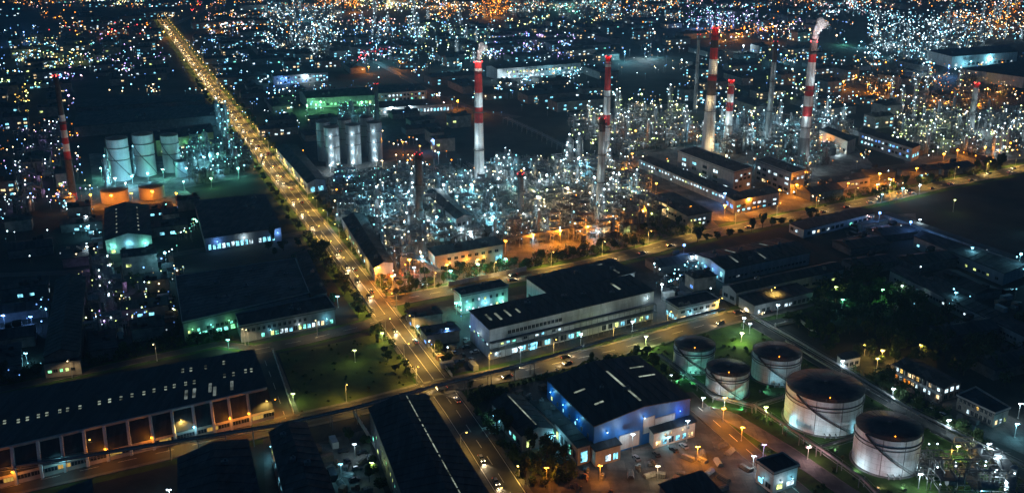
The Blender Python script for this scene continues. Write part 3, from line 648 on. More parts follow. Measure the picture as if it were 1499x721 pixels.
bld('hall', 'farther dark long roof above the white silos', (112, 158), (300, 147), (296, 138), (112, 147), h=9, wall='wall_dark', roof='roof2', wins=[(0, 30, 2, 4, 0.15, CY_)])
bld('hall', 'white-walled far hall with lit window row', (728, 101), (850, 92), None, (712, 97), h=12, wall='wall_white', roof='roof2', gable='u', rh=2, wins=[(0, 22, 6, 8.5, 0.7, ['warm', 'lime', 'white'], (0.1, 0.95), 0.5), (0, 14, 1, 3.5, 0.6, WH)])
bld('hall', 'green-lit hall left of the avenue chimney', (449, 144), (548, 139), (526, 126), (438, 134), h=10, wall='wall_grey', roof='roof2', gable='u', rh=3, wins=[(0, 16, 2, 4.5, 0.7, ['green', 'teal', 'green'])], vents=4)
bld('hall', 'cyan-lit glazed plant right of the green-lit hall', (554, 137), (624, 132), (615, 123), (551, 125), h=14, wall='wall_white', roof='roof2', wins=[(0, 12, z, z + 2, 0.7, ['cyan', 'teal', 'white'], (0.03, 0.97), 0.55) for z in (2, 6, 10)], vents=4)
bld('hall', 'low bright loading hall below the cyan-lit plant', (556, 158), (662, 152), (652, 144), (552, 149), h=7, wall='wall_white', roof='roof2', wins=[(0, 20, 1, 4.5, 0.85, ['white', 'cyan', 'white'])])
bld('hall', 'long far hall with blue window rows left of the skyline', (400, 112), (480, 106), None, (397, 107), h=10, wall='wall_grey', roof='roof2', wins=[(0, 14, 1.5, 4, 0.8, ['blue', 'cyan', 'white']), (0, 14, 6, 8, 0.6, ['cyan', 'white'])])
bld('hall', 'wide grey hall at the upper right with white end wall', (1394, 83), (1490, 76), (1475, 66), (1358, 74), h=14, wall='wall_white', roof='roof2', wins=[(0, 14, 2, 5, 0.5, ['cyan', 'white'])], vents=3)
bld('hall', 'pale wall of the cut-off hall at the upper right edge', (1499, 113), (1560, 106), (1520, 86), (1408, 101), h=12, wall='wall_white', roof='roof2')
bld('workshop', 'long workshop with blue-white window rows right of the banded chimney', (1336, 217), (1347, 212), (1270, 189), (1258, 193), h=11, wall='wall_grey', roof='roof2', wins=[(3, 14, z, z + 2, 0.7, ['white', 'blue', 'cyan']) for z in (2.5, 7)] + [(0, 3, 3, 6, 1, ['cyan'])])
bld('workshop', 'cream workshop with pinkish lamps near the rightmost banded chimney', (1241, 207), (1253, 202), (1212, 186), (1200, 190), h=11, wall='wall_cream', roof='roof2', wins=[(3, 8, 2, 4, 0.6, ['pink', 'warm'])])
bld('workshop', 'long workshop between the avenue and the refinery', (548, 392), (575, 384), (532, 312), (502, 320), h=8, wall='wall_grey', roof='roof2', gable='v', rh=2, wins=[(3, 16, 2, 4, 0.6, ['cyan', 'teal', 'white'])], vents=3)
bld('workshop', 'long black shed beside the avenue left of the steel silos', (450, 268), (476, 263), (434, 212), (404, 216), h=8, wall='wall_white', roof='roof2', gable='v', rh=2, wins=[(0, 2, 1, 5, 0.7, ['teal', 'cyan']), (3, 12, 2, 4, 0.3, ['warm'])])
bld('pump_house', 'square white pump house with black roof in the bottom right yard', (1133, 693.5), (1168, 681.7), (1145.7, 665), (1108.6, 675.9), h=8, wl=[(0, .3, 4.5, 'white', 700), (0, .75, 4.5, 'cyan', 600), (3, .5, 4.5, 'cyan', 300)], wall='wall_white', roof='roof', wins=[(0, 2, 1.2, 3.6, 1, ['white', 'cyan'], (0.05, 0.95), 0.7), (3, 2, 1.2, 3.2, 0.6, ['cyan'])], parapet=True)
bld('shed', 'black corner roof below the orange yard', (1000, 748), (1078, 744), (1027, 690), (966, 709), h=8, wall='wall_dark', roof='roof')
b, P_ = bld('row_house', 'warm-lit balcony house row behind the tank farm', (1381, 568), (1407, 560), (1342, 526), (1309, 533), h=6.4, wall='wall_stain', roof='roof2', gable='v', rh=1.5, wins=[(3, 11, 4.2, 6, 0.6, ['warm', 'white', 'yellow']), (3, 11, 0.8, 2.8, 0.75, ['warm', 'white', 'orange']), (0, 3, 4, 6, 0.6, WH), (0, 3, 1, 3, 0.6, ['cyan', 'white'])])
bb = MB(); a, c = P_(0, 1, 3.3), P_(0, 0, 3.3); nr = (c - a).normalized(); nr = Vector((nr.y, -nr.x, 0))
bb.hexa([a, c, c + nr * 1.6, a + nr * 1.6], [p + Vector((0, 0, 0.25)) for p in (a, c, c + nr * 1.6, a + nr * 1.6)])
bb.hexa([a + nr * 1.5, c + nr * 1.5, c + nr * 1.6, a + nr * 1.6], [p + Vector((0, 0, 1.2)) for p in (a + nr * 1.5, c + nr * 1.5, c + nr * 1.6, a + nr * 1.6)])
for k in range(12): p = a.lerp(c, k / 11) + nr * 1.45; bb.tube((p.x, p.y, 0), (p.x, p.y, 6.9), 0.14, n=5)
bb.build('balcony', M['wall_white'], b)
bld('row_house', 'dark-roofed white house right of the warm-lit house row', (1456, 606), (1477, 598), (1428, 569), (1402, 580), h=6, wall='wall_stain', roof='roof2', wins=[(3, 8, 4.4, 6, 0.2, WM_), (3, 8, 1, 3, 0.4, WH), (0, 3, 1, 3, 0.8, CY_)], parapet=True)
bld('hut', 'small dark hut on the corner before the tank farm trees', (1235, 527), (1259.6, 521.5), None, (1226, 519), h=4.5, wall='wall_white', roof='roof2', wins=[(0, 3, 1.2, 2.8, 0.4, ['warm'])])
bld('warehouse', 'long low teal-walled warehouse in the dark right side compound', (1499, 492), (1520, 484), (1316, 389), (1303, 396), h=6, wall='wall_grey', roof='roof2', wins=[(3, 40, 2.2, 3.4, 0.12, CY_)])
bld('warehouse', 'black long warehouse inside the walled compound', (1470, 400), (1500, 388), (1350, 338), (1338, 346), h=7, wall='wall_grey', roof='roof2', wins=[(3, 20, 2, 3.5, 0.15, CY_)])
bld('shed', 'long pale shed on the right side of the walled compound', (1499, 384), (1503, 380), (1299, 310), (1293, 313), h=4, wall='wall_white', roof='roof_pale')
bld('canopy', 'white-framed canopy left of the compound lamps', (1262, 330), (1300, 322), None, (1256, 326), h=4, wall='wall_white', roof='roof_pale')

# ------------------------------------------------------------------ storage tanks
def tank(px, py, r, h, label, dots=True):
    c = W(px, py, h); root = empty('storage_tank', (c.x, c.y, 0), label, 'storage tank', 'white storage tanks in the tank farm')
    QUADS.append([(c.x - r * 1.1, c.y - r * 1.1), (c.x + r * 1.1, c.y - r * 1.1), (c.x + r * 1.1, c.y + r * 1.1), (c.x - r * 1.1, c.y + r * 1.1)])
    b = MB(); b.lathe(0, 0, [(r, 0), (r, h)], 72, False); b.cur = 1
    for q in range(1, int(h / 2.2)): b.lathe(0, 0, [(r + .002, q * 2.2), (r + .03, q * 2.2 + .03), (r + .002, q * 2.2 + .07)], 72, False)
    for q in range(int(h / 2.2) + 1):
        for k in range(16): t = (k + .5 * (q % 2)) * 2 * math.pi / 16; b.tube(((r + .01) * math.cos(t), (r + .01) * math.sin(t), q * 2.2), ((r + .01) * math.cos(t), (r + .01) * math.sin(t), min(h, q * 2.2 + 2.2)), .035, n=4, caps=False)
    b.build('shell', [M['tank'], M['trim']], root)
    b = MB(); b.lathe(0, 0, [(r + 0.05, h - 0.3), (r + 0.12, h), (r * 0.5, h + r * 0.035), (0.3, h + r * 0.07)], 72, True)
    for k in range(24):
        t = 2 * math.pi * k / 24; b.tube((0.6 * math.cos(t), 0.6 * math.sin(t), h + r * 0.07), (r * math.cos(t), r * math.sin(t), h + 0.05), 0.06, n=4)
    rf = b.build('roof', M['tank_roof'], root)
    b = MB(); b.lathe(0, 0, [(0.7, h + r * 0.06), (0.7, h + r * 0.07 + 0.7)], 12, True); b.build('roof_vent', M['steel'], rf)
    for z, wd in ((h * 0.8, 0.5), (h * 0.7, 0.28)):
        b = MB(); b.lathe(0, 0, [(r + 0.02, z), (r + wd, z + 0.02), (r + wd, z + 0.22), (r + 0.02, z + 0.24)], 72, False); b.build('wind_girder', M['tank_trim'], root)
    b = MB()
    for k in range(48):
        t = 2 * math.pi * k / 48; x, y = (r + 0.05) * math.cos(t), (r + 0.05) * math.sin(t); b.tube((x, y, h), (x, y, h + 1.1), 0.05, n=4)
    for z in (0.55, 1.1): b.lathe(0, 0, [(r + 0.02, h + z - 0.04), (r + 0.09, h + z - 0.04), (r + 0.09, h + z + 0.04), (r + 0.02, h + z + 0.04)], 72, False)
    b.build('railing', M['tank_trim'], root)
    b = MB(); t0 = R(-150); t1 = R(-55); N = 44    # spiral stair, facing the camera side
    for k in range(N):
        ta = t0 + (t1 - t0) * k / N; tb = t0 + (t1 - t0) * (k + 1) / N; za = h * (1 - k / N); zb = h * (1 - (k + 1) / N)
        pa = [((r + d) * math.cos(ta), (r + d) * math.sin(ta)) for d in (0.15, 1.0)]; pb = [((r + d) * math.cos(tb), (r + d) * math.sin(tb)) for d in (0.15, 1.0)]
        b.hexa([(*pa[0], za - .2), (*pa[1], za - .2), (*pb[1], zb - .2), (*pb[0], zb - .2)], [(*pa[0], za), (*pa[1], za), (*pb[1], zb), (*pb[0], zb)])
        b.tube((*pa[1], za + 1.0), (*pb[1], zb + 1.0), 0.06, n=4)
        if k % 3 == 0: b.tube((*pa[1], za), (*pa[1], za + 1.0), 0.04, n=4)
    b.build('stair', M['tank_trim'], root)
    for t in (R(-80), R(-118), R(-35)):
        b = MB(); x, y = (r + 0.12) * math.cos(t), (r + 0.12) * math.sin(t); b.tube((x, y, 0.2), (x, y, h - 0.4), 0.10, n=6); b.build('downpipe', M['tank_trim'], root)
    b = MB(); b.lathe(0, 0, [(r + 0.9, 0), (r + 0.9, 0.35), (r + 0.01, 0.4)], 60, False); b.build('footing', M['concrete'], root)
    b = MB(); t = R(-95); x, y = (r + 1.4) * math.cos(t), (r + 1.4) * math.sin(t)
    for d in (-2, 0, 2.2): b.tube((x + d, y, 0.2), (x + d, y, 1.5), 0.25, n=6); b.tube((x + d, y, 1.4), (x + d, y + 1.6, 1.4), 0.2, n=6)
    b.build('valve', M['steel'], root)
    t = R(-100); x, y = (r - 0.5) * math.cos(t), (r - 0.5) * math.sin(t)
    b = MB(); b.tube((x, y, h), (x, y, h + 1.6), 0.06, n=4); b.cur = 1; b.ball(x, y, h + 1.75, 0.22)
    rl = b.build('roof_lamp', [M['pole'], B('orange')], rf); light(rl, (x, y - 0.1, h + 1.9), CO['orange'], 170, 0.15)
    return root
tank(1017, 502, 9.0, 11, 'leftmost white tank with dark roof beside the road')
tank(1066, 537, 9.0, 11.3, 'second small white tank standing in front of the leftmost one')
tank(1138, 513, 10.4, 12, 'middle-sized white tank with diagonal stair behind the largest tank')
tank(1208.5, 563, 15, 15, 'largest white tank with long diagonal stair')
tank(1302, 622, 11.8, 15, 'nearest white tank at the right with wide dark cone roof')

def silo(px, py, r, h, label, m, group, name='silo', cone=0.25, brace=True, lit=False):
    c = W(px, py, 0); root = empty(name, (c.x, c.y, 0), label, 'silo' if name == 'silo' else 'tank', group)
    QUADS.append([(c.x - r, c.y - r), (c.x + r, c.y - r), (c.x + r, c.y + r), (c.x - r, c.y + r)])
    b = MB(); b.lathe(0, 0, [(r, 0), (r, h)], 40, False); b.build('shell', M[m], root)
    b = MB(); b.lathe(0, 0, [(r + 0.25, h - 0.1), (r + 0.25, h + 0.15), (0.4, h + 0.15 + r * cone)], 40, True)
    for k in range(20):
        t = 2 * math.pi * k / 20; b.tube((r * math.cos(t), r * math.sin(t), h), (r * math.cos(t), r * math.sin(t), h + 1.2), 0.07, n=4)
    b.lathe(0, 0, [(r - 0.05, h + 1.1), (r + 0.08, h + 1.1), (r + 0.08, h + 1.25), (r - 0.05, h + 1.25)], 40, False)
    b.build('roof', M['tank_trim'], root)
    for z in ((h * 0.5, h * 0.78) if h > 15 else ()):
        b = MB(); b.lathe(0, 0, [(r + 0.02, z), (r + 0.5, z), (r + 0.5, z + 0.4), (r + 0.02, z + 0.4)], 40, False); b.build('ring_beam', M['tank_trim'], root)
    if brace:
        b = MB(); N = 30
        for k in range(N):
            ta = R(-170) + R(170) * k / N; tb = R(-170) + R(170) * (k + 1) / N; rr = r + 0.5
            b.tube((rr * math.cos(ta), rr * math.sin(ta), h * (1 - k / N)), (rr * math.cos(tb), rr * math.sin(tb), h * (1 - (k + 1) / N)), 0.28, n=4)
        b.build('stair', M['tank_trim'], root)
    if m == 'silo_steel' and h > 20 and lit:
        for z in (3.5, h * .33, h * .52, h * .8):
            b = MB(); b.box(0, -r - .3, z, .5, .5, .3); b.cur = 1; b.ball(0, -r - .7, z, .42); b.build('wall_lamp', [M['pole'], B('white')], root); light(root, (0, -r - 1.5, z), CO['white'], 900, .3)
    return root
sg = 'white silos at the left plant'
s1 = silo(178, 262, 7.6, 31, 'leftmost white silo with stairs and lamps on its roof', 'silo', sg)
s2 = silo(215, 255, 7.4, 31, 'middle white silo with dark stair spiral', 'silo', sg)
s3 = silo(253, 250, 6.3, 28, 'right white silo partly behind its conveyor tower', 'silo', sg)
silo(266, 258, 4.4, 12, 'short grey silo in front of the right white silo', 'silo_steel', sg)
silo(169, 294, 9.0, 8.5, 'left buff tank glowing under an orange lamp', 'orange', 'buff tanks below the white silos', 'tank', 0.08, False)
silo(223, 288, 8.6, 8.5, 'right buff tank glowing under an orange lamp', 'orange', 'buff tanks below the white silos', 'tank', 0.08, False)
silo(100, 301, 5, 5.5, 'low buff tank near the leftmost banded chimney', 'orange', 'buff tanks below the white silos', 'tank', 0.08, False)
sg = 'steel silos in the centre left plant'
for i, (x, y, l) in enumerate(((488, 243, 'left'), (519, 239, 'middle'), (550, 235, 'right'))):
    silo(x, y, 5.7, 31, 'front %s steel silo with lamps up its face' % l, 'silo_steel', sg, brace=False, lit=True)
    silo(x - 12, y - 9, 5.5, 31, 'rear %s steel silo half hidden by the front one' % l, 'silo_steel', sg, brace=False)

# ------------------------------------------------------------------ chimneys
def chimney(tx, ty, bx, by, r0, r1, bands, label, lamps=0.5, lamp='white', name='chimney'):
    base = W(bx, by, 0); cyv = base.y
    lo, hi = 5.0, 195.0      # height so that the top lands at ty
    for _ in range(40):
        md = (lo + hi) / 2
        if scr((base.x, base.y, md))[1] > ty: lo = md
        else: hi = md
    h = lo; root = empty(name, base, label, 'chimney', 'chimneys of the refinery')
    QUADS.append([(base.x - r0 * 1.5, base.y - r0 * 1.5), (base.x + r0 * 1.5, base.y - r0 * 1.5), (base.x + r0 * 1.5, base.y + r0 * 1.5), (base.x - r0 * 1.5, base.y + r0 * 1.5)])
    b = MB(); mats = []; z = 0.0; rr = lambda z_: r0 + (r1 - r0) * (z_ / h) ** 0.8
    for (fz, m) in bands:      # from the bottom: upper end fraction, material
        if M[m] not in mats: mats.append(M[m])
        b.cur = mats.index(M[m]); z2 = h * fz; k = max(1, int((z2 - z) / 8)); prof = [(rr(z + (z2 - z) * i / k), z + (z2 - z) * i / k) for i in range(k + 1)]
        b.lathe(0, 0, prof, 28, False); z = z2
    b.cur = 0; b.lathe(0, 0, [(r1, h), (r1 * 0.8, h), (r1 * 0.78, h - 3)], 28, True)
    b.build('shaft', mats, root)
    for f in (0.33, 0.62, 0.93):
        z = h * f; q = MB(); r_ = rr(z); q.lathe(0, 0, [(r_, z), (r_ + 1.1, z), (r_ + 1.1, z + 0.3), (r_, z + 0.3)], 24, False)
        for k in range(14): t = 2 * math.pi * k / 14; q.tube(((r_ + 1) * math.cos(t), (r_ + 1) * math.sin(t), z + .3), ((r_ + 1) * math.cos(t), (r_ + 1) * math.sin(t), z + 1.4), 0.06, n=4)
        q.lathe(0, 0, [(r_ + 0.95, z + 1.35), (r_ + 1.05, z + 1.35), (r_ + 1.05, z + 1.45), (r_ + 0.95, z + 1.45)], 24, False)
        q.build('platform', M['steel_dark'], root)
    q = MB()
    for s in (-0.3, 0.3): q.tube((s, -r0 - 0.3, 0), (s, -r1 - 0.3, h), 0.07, n=4)
    q.build('ladder', M['steel_dark'], root)
    q = MB()
    for k in range(4): t = k * math.pi / 2 + 0.5; q.ball((r1 + 0.4) * math.cos(t), (r1 + 0.4) * math.sin(t), h - 0.3, 0.45)
    q.build('aviation_lamp', B('red') if 'red' in [x[1] for x in bands] else Dm('red'), root)
    if 'red' in [x[1] for x in bands] and lamps > .1: light(root, (0, -r1 - 2.5, h + 0.5), CO['red'], 900, 0.4)
    if lamps:
        c = CO[lamp]
        light(root, (3, -r0 - 6, 7), c, 6000 * lamps, 0.6); light(root, (-3, -rr(h * .45) - 5, h * 0.42), c, 2600 * lamps, 0.5); light(root, (3, -rr(h * .7) - 5, h * 0.7), c, 1900 * lamps, 0.5)
    return root, h
Rd, Wh, So, Cg = 'red', 'white', 'soot', 'chgrey'
c1, h1 = chimney(700, 90, 702, 280, 3.9, 2.5, [(0.42, Wh), (0.54, Wh), (0.60, Rd), (0.66, Rd), (0.77, Wh), (0.93, Rd), (0.95, Wh), (1, Rd)], 'tall red and white chimney with a steam plume, left of centre', 0.9)
chimney(891, 82, 886, 235, 3.4, 2.1, [(0.2, Cg), (0.35, Wh), (0.45, Rd), (0.55, Wh), (0.68, Wh), (0.9, Rd), (0.95, Wh), (1, Rd)], 'red-topped chimney right of the plumed one', 0.5)
chimney(882, 172, 878, 312, 2.8, 2.0, [(0.7, Cg), (0.86, Cg), (1, So)], 'grey chimney with dark tip standing before the red-topped one', 0.5)
chimney(1047, 40, 1036, 220, 5.6, 2.6, [(0.3, Wh), (0.46, Wh), (0.58, So), (0.63, Rd), (0.75, Wh), (0.84, Rd), (0.9, So), (1, Rd)], 'wide pale chimney with dark red top, left of the right pair', 0.9, 'warm')
chimney(1071, 117, 1064, 216, 3.9, 2.3, [(0.4, Wh), (0.55, Wh), (0.68, Rd), (0.8, Wh), (0.92, Rd), (0.95, Wh), (1, Rd)], 'shortest red and white chimney beside the wide pale one', 0.9)
c5, h5 = chimney(1194, 60, 1174, 246, 4.3, 2.7, [(0.25, Cg), (0.42, Wh), (0.5, Rd), (0.58, Wh), (0.66, Rd), (0.84, Wh), (0.9, Rd), (1, So)], 'rightmost tall pale chimney with dark red top and plume', 0.8)
chimney(80, 110, 108, 292, 2.7, 1.7, [(0.06, Rd), (0.33, So), (0.40, Rd), (0.46, Wh), (0.51, Rd), (0.57, Wh), (0.64, Rd), (0.69, Wh), (1, So)], 'leftmost red and white banded chimney above the buff tanks', 0.05)
chimney(612, 224, 616, 346, 3.4, 2.0, [(1, So)], 'dark brown chimney at the left of the refinery', 0.25, 'warm')
chimney(760, 253, 762, 325, 2.4, 1.8, [(1, So)], 'short dark stack in the middle of the refinery', 0.2, 'white')
chimney(549, 122, 553, 183, 2.2, 1.4, [(1, So)], 'thin dark stack behind the steel silos', 0.2, 'cyan')
chimney(1128, 60, 1123, 212, 2.6, 1.8, [(0.8, Cg), (1, So)], 'thin grey chimney between the short banded and rightmost ones', 0.35, 'white')
chimney(1427, 121, 1420, 190, 3.0, 2.2, [(0.9, Cg), (1, Rd)], 'grey chimney far right above the lit plant', 0.4)
chimney(1020, 50, 1017, 160, 2.0, 1.4, [(1, Cg)], 'very thin chimney left of the wide pale one', 0.2)

# steam plumes
def plume(px, py, base, size, label):
    b = MB(); b.smooth = True; r2 = random.Random(5)
    p0 = W(px, py, 0)
    me = None
    import bmesh
    bm = bmesh.new()
    for k in range(12):
        f = k / 11; c = Vector((base.x + f * size * 0.5, base.y, base.z + 1.5 + f * size * 1.15)); r_ = size * (0.14 + 0.17 * f) * r2.uniform(.8, 1.2)
        mt = Matrix.Translation(c + Vector((r2.uniform(-.2, .2) * size * (f + .2), r2.uniform(-.15, .15) * size, r2.uniform(-.1, .1) * size))) @ Matrix.Diagonal((r_, r_, r_, 1))
        bmesh.ops.create_icosphere(bm, subdivisions=3, radius=1.0, matrix=mt)
    for v in bm.verts:
        n_ = math.sin(v.co.x * 1.1 + v.co.z * .7) * math.cos(v.co.z * 1.3 + v.co.y); v.co += v.normal * n_ * size * 0.02
    me = bpy.data.meshes.new('steam_plume'); bm.to_mesh(me); bm.free()
    m = bpy.data.materials.new('steam'); m.use_nodes = True; t = m.node_tree; t.nodes.clear()
    v = t.nodes.new('ShaderNodeVolumePrincipled'); o = t.nodes.new('ShaderNodeOutputMaterial'); v.inputs['Density'].default_value = 0.35
    v.inputs['Color'].default_value = (0.95, 0.95, 0.97, 1)
    t.links.new(v.outputs[0], o.inputs['Volume']); me.materials.append(m)
    ob = link('steam_plume', me); tag(ob, label, 'smoke', kind='stuff'); return ob
top1 = Vector((c1.location.x, c1.location.y, h1)); plume(0, 0, top1, 8, 'small white steam puff above the tall red and white chimney')
light(c1, (2, -9, h1 + 4), (1, 0.93, 0.85), 12000, 0.5)  # added light without a fixture, brightens the steam puff
top5 = Vector((c5.location.x, c5.location.y, h5)); plume(0, 0, top5, 11, 'larger white steam plume above the rightmost tall chimney')
light(c5, (3, -12, h5 + 6), (1, 0.9, 0.88), 26000, 0.5)  # added light hung beside the chimney top to brighten its plume

# ------------------------------------------------------------------ lamps
def lamp_proto(kind, c, power, ht):
    root = empty('street_lamp' if kind == 'street' else 'floodlight_pole', (0, 0, 0))
    br_ = .26 if ht < 8.5 else (.4 if ht < 10 else .8)
    b = MB(); b.tube((0, 0, 0), (0, 0, ht), 0.16, 0.09, n=8); b.tube((0, 0, 0), (0, 0, 0.5), 0.28, n=8); b.build('pole', M['pole'], root)
    if kind == 'street':
        b = MB(); b.tube((0, 0, ht - 0.1), (0.9, 0, ht + 0.5), 0.07, n=6); b.tube((0.9, 0, ht + 0.5), (1.9, 0, ht + 0.6), 0.07, n=6); b.build('arm', M['pole'], root)
        b = MB(); b.box(2.3, 0, ht + 0.5, 1.1, 0.45, 0.22); b.cur = 1; b.ball(2.3, 0, ht + 0.36, 0.34); b.build('lamp_head', [M['pole'], B(c)], root)
        light(root, (2.3, 0, ht - 0.1), CO[c], power, 0.3, 142)
    else:
        b = MB(); b.box(0, 0, ht, 1.6, 0.3, 0.2)
        for s in (-0.55, 0.55): b.box(s, -0.2, ht + 0.15, 0.6, 0.4, 0.5)
        b.cur = 1; b.ball(0, -0.35, ht + 0.3, br_); b.build('lamp_head', [M['pole'], B(c)], root)
        light(root, (0, -1.1, ht + 0.1), CO[c], power, 0.4)
    return root
LP = {}; LUSED = set()
def lamp(kind, c, px=None, py=None, power=5000, ht=9.0, rz=0.0, pos=None, desc=None, sc=1.0):
    if kind == 'flood' and py is not None and py > 470: ht = round(ht * .72, 1)
    k = (kind, c, power, ht)
    if k not in LP: LP[k] = lamp_proto(*k)
    p = pos if pos is not None else W(px, py, 0)
    o = clone(LP[k], (p.x, p.y, 0), rz, sc)
    nm = {'white': 'white', 'cyan': 'pale cyan', 'teal': 'teal', 'yellow': 'yellow', 'orange': 'orange', 'warm': 'warm white', 'blue': 'blue-white', 'green': 'green', 'purple': 'violet', 'pink': 'pinkish', 'red': 'red', 'lime': 'lime'}[c]
    if kind == 'street': reg(o, '%s street lamp' % nm, 'street lamp', 'street lamps along the roads')
    else: reg(o, '%s floodlight on a pole' % nm, 'floodlight', 'floodlights in the industrial yards')
    return o
def along(pts, step, off, c, power, start=0.0, end=1.0, ht=9.0, skip=()):
    dp = pts; tot = 0; L = [0]
    for i in range(len(dp) - 1): tot += (dp[i + 1] - dp[i]).length; L.append(tot)
    s = tot * start + step / 2
    while s < tot * end:
        for i in range(len(dp) - 1):
            if L[i] <= s <= L[i + 1]:
                t = (s - L[i]) / (L[i + 1] - L[i]); p = dp[i].lerp(dp[i + 1], t); d = (dp[i + 1] - dp[i]).normalized(); n_ = Vector((-d.y, d.x, 0))
                q = p + n_ * off; yield q, math.atan2(-n_.y * (1 if off > 0 else -1), -n_.x * (1 if off > 0 else -1)), s / tot
                break
        s += step
for off in (-7.2, 7.2):
    for q, a, f in along(AV, 31, off, 0, 0): lamp('street', 'yellow', pos=q, rz=a, power=rnd.choice((8000, 10000, 12500)) if f > 0.3 else rnd.choice((6000, 8000)))
for q, a, f in along(AVL, 40, -9, 0, 0): lamp('street', 'yellow', pos=q, rz=a, power=3600)
for q, a, f in along(R1, 33, 7.0, 0, 0, 0.1, 0.99): lamp('street', 'yellow', pos=q, rz=a, power=9500 if f > .4 else 5200)
for q, a, f in along(R2, 36, 7.0, 0, 0, 0.02, 0.95): lamp('street', 'yellow', pos=q, rz=a, power=rnd.choice((9000, 13000, 17000)))
lamp('street', 'orange', 399, 611, power=3200, ht=7, rz=R(60))
for (x, y) in ((106, 553), (230, 528)): lamp('street', 'warm', x, y, power=1500, rz=R(-90))
for (x, y) in ((359, 505), (364, 506), (465, 492)): lamp('street', 'warm', x, y, power=2200, rz=R(-90))
for (x, y, p) in ((700, 400, 5000), (655, 408, 4000), (555, 412, 14000), (575, 425, 18000), (600, 400, 12000), (560, 395, 12000), (820, 356, 20000), (897, 343, 30000), (860, 350, 16000), (780, 362, 12000), (740, 372, 4000), (940, 325, 6000), (1010, 320, 6000), (1060, 318, 16000), (1095, 308, 18000), (1165, 287, 14000), (1140, 295, 10000), (1178, 268, 6000), (1286, 270, 22000), (1300, 278, 9000), (1240, 285, 4000),
        (1020, 674, 8000), (878, 702, 3000), (1058, 617, 6000), (1085, 645, 5500), (800, 705, 2500), (105, 300, 8000), (165, 303, 7000), (225, 297, 8000), (135, 302, 5000), (260, 300, 4000), (195, 300, 4000), (1234, 130, 26000), (1445, 142, 26000), (1270, 135, 12000), (1300, 140, 12000), (1055, 60, 26000), (1080, 58, 20000), (640, 150, 10000), (670, 160, 10000), (700, 168, 8000), (610, 135, 9000), (1230, 205, 9000), (1260, 210, 9000), (1200, 215, 8000), (1400, 235, 9000), (1440, 230, 8000), (1380, 240, 7000), (930, 205, 7000), (915, 262, 5000), (960, 285, 5000), (925, 240, 5000), (1000, 205, 7000), (1340, 262, 6000), (725, 25, 40000), (520, 18, 40000), (310, 52, 18000), (240, 55, 18000), (160, 55, 14000), (1460, 38, 40000), (1420, 42, 30000), (585, 100, 18000), (540, 108, 12000), (1130, 62, 14000), (590, 222, 5000), (615, 228, 4000)):
    lamp('flood', 'orange', x, y, power=p, ht=8)
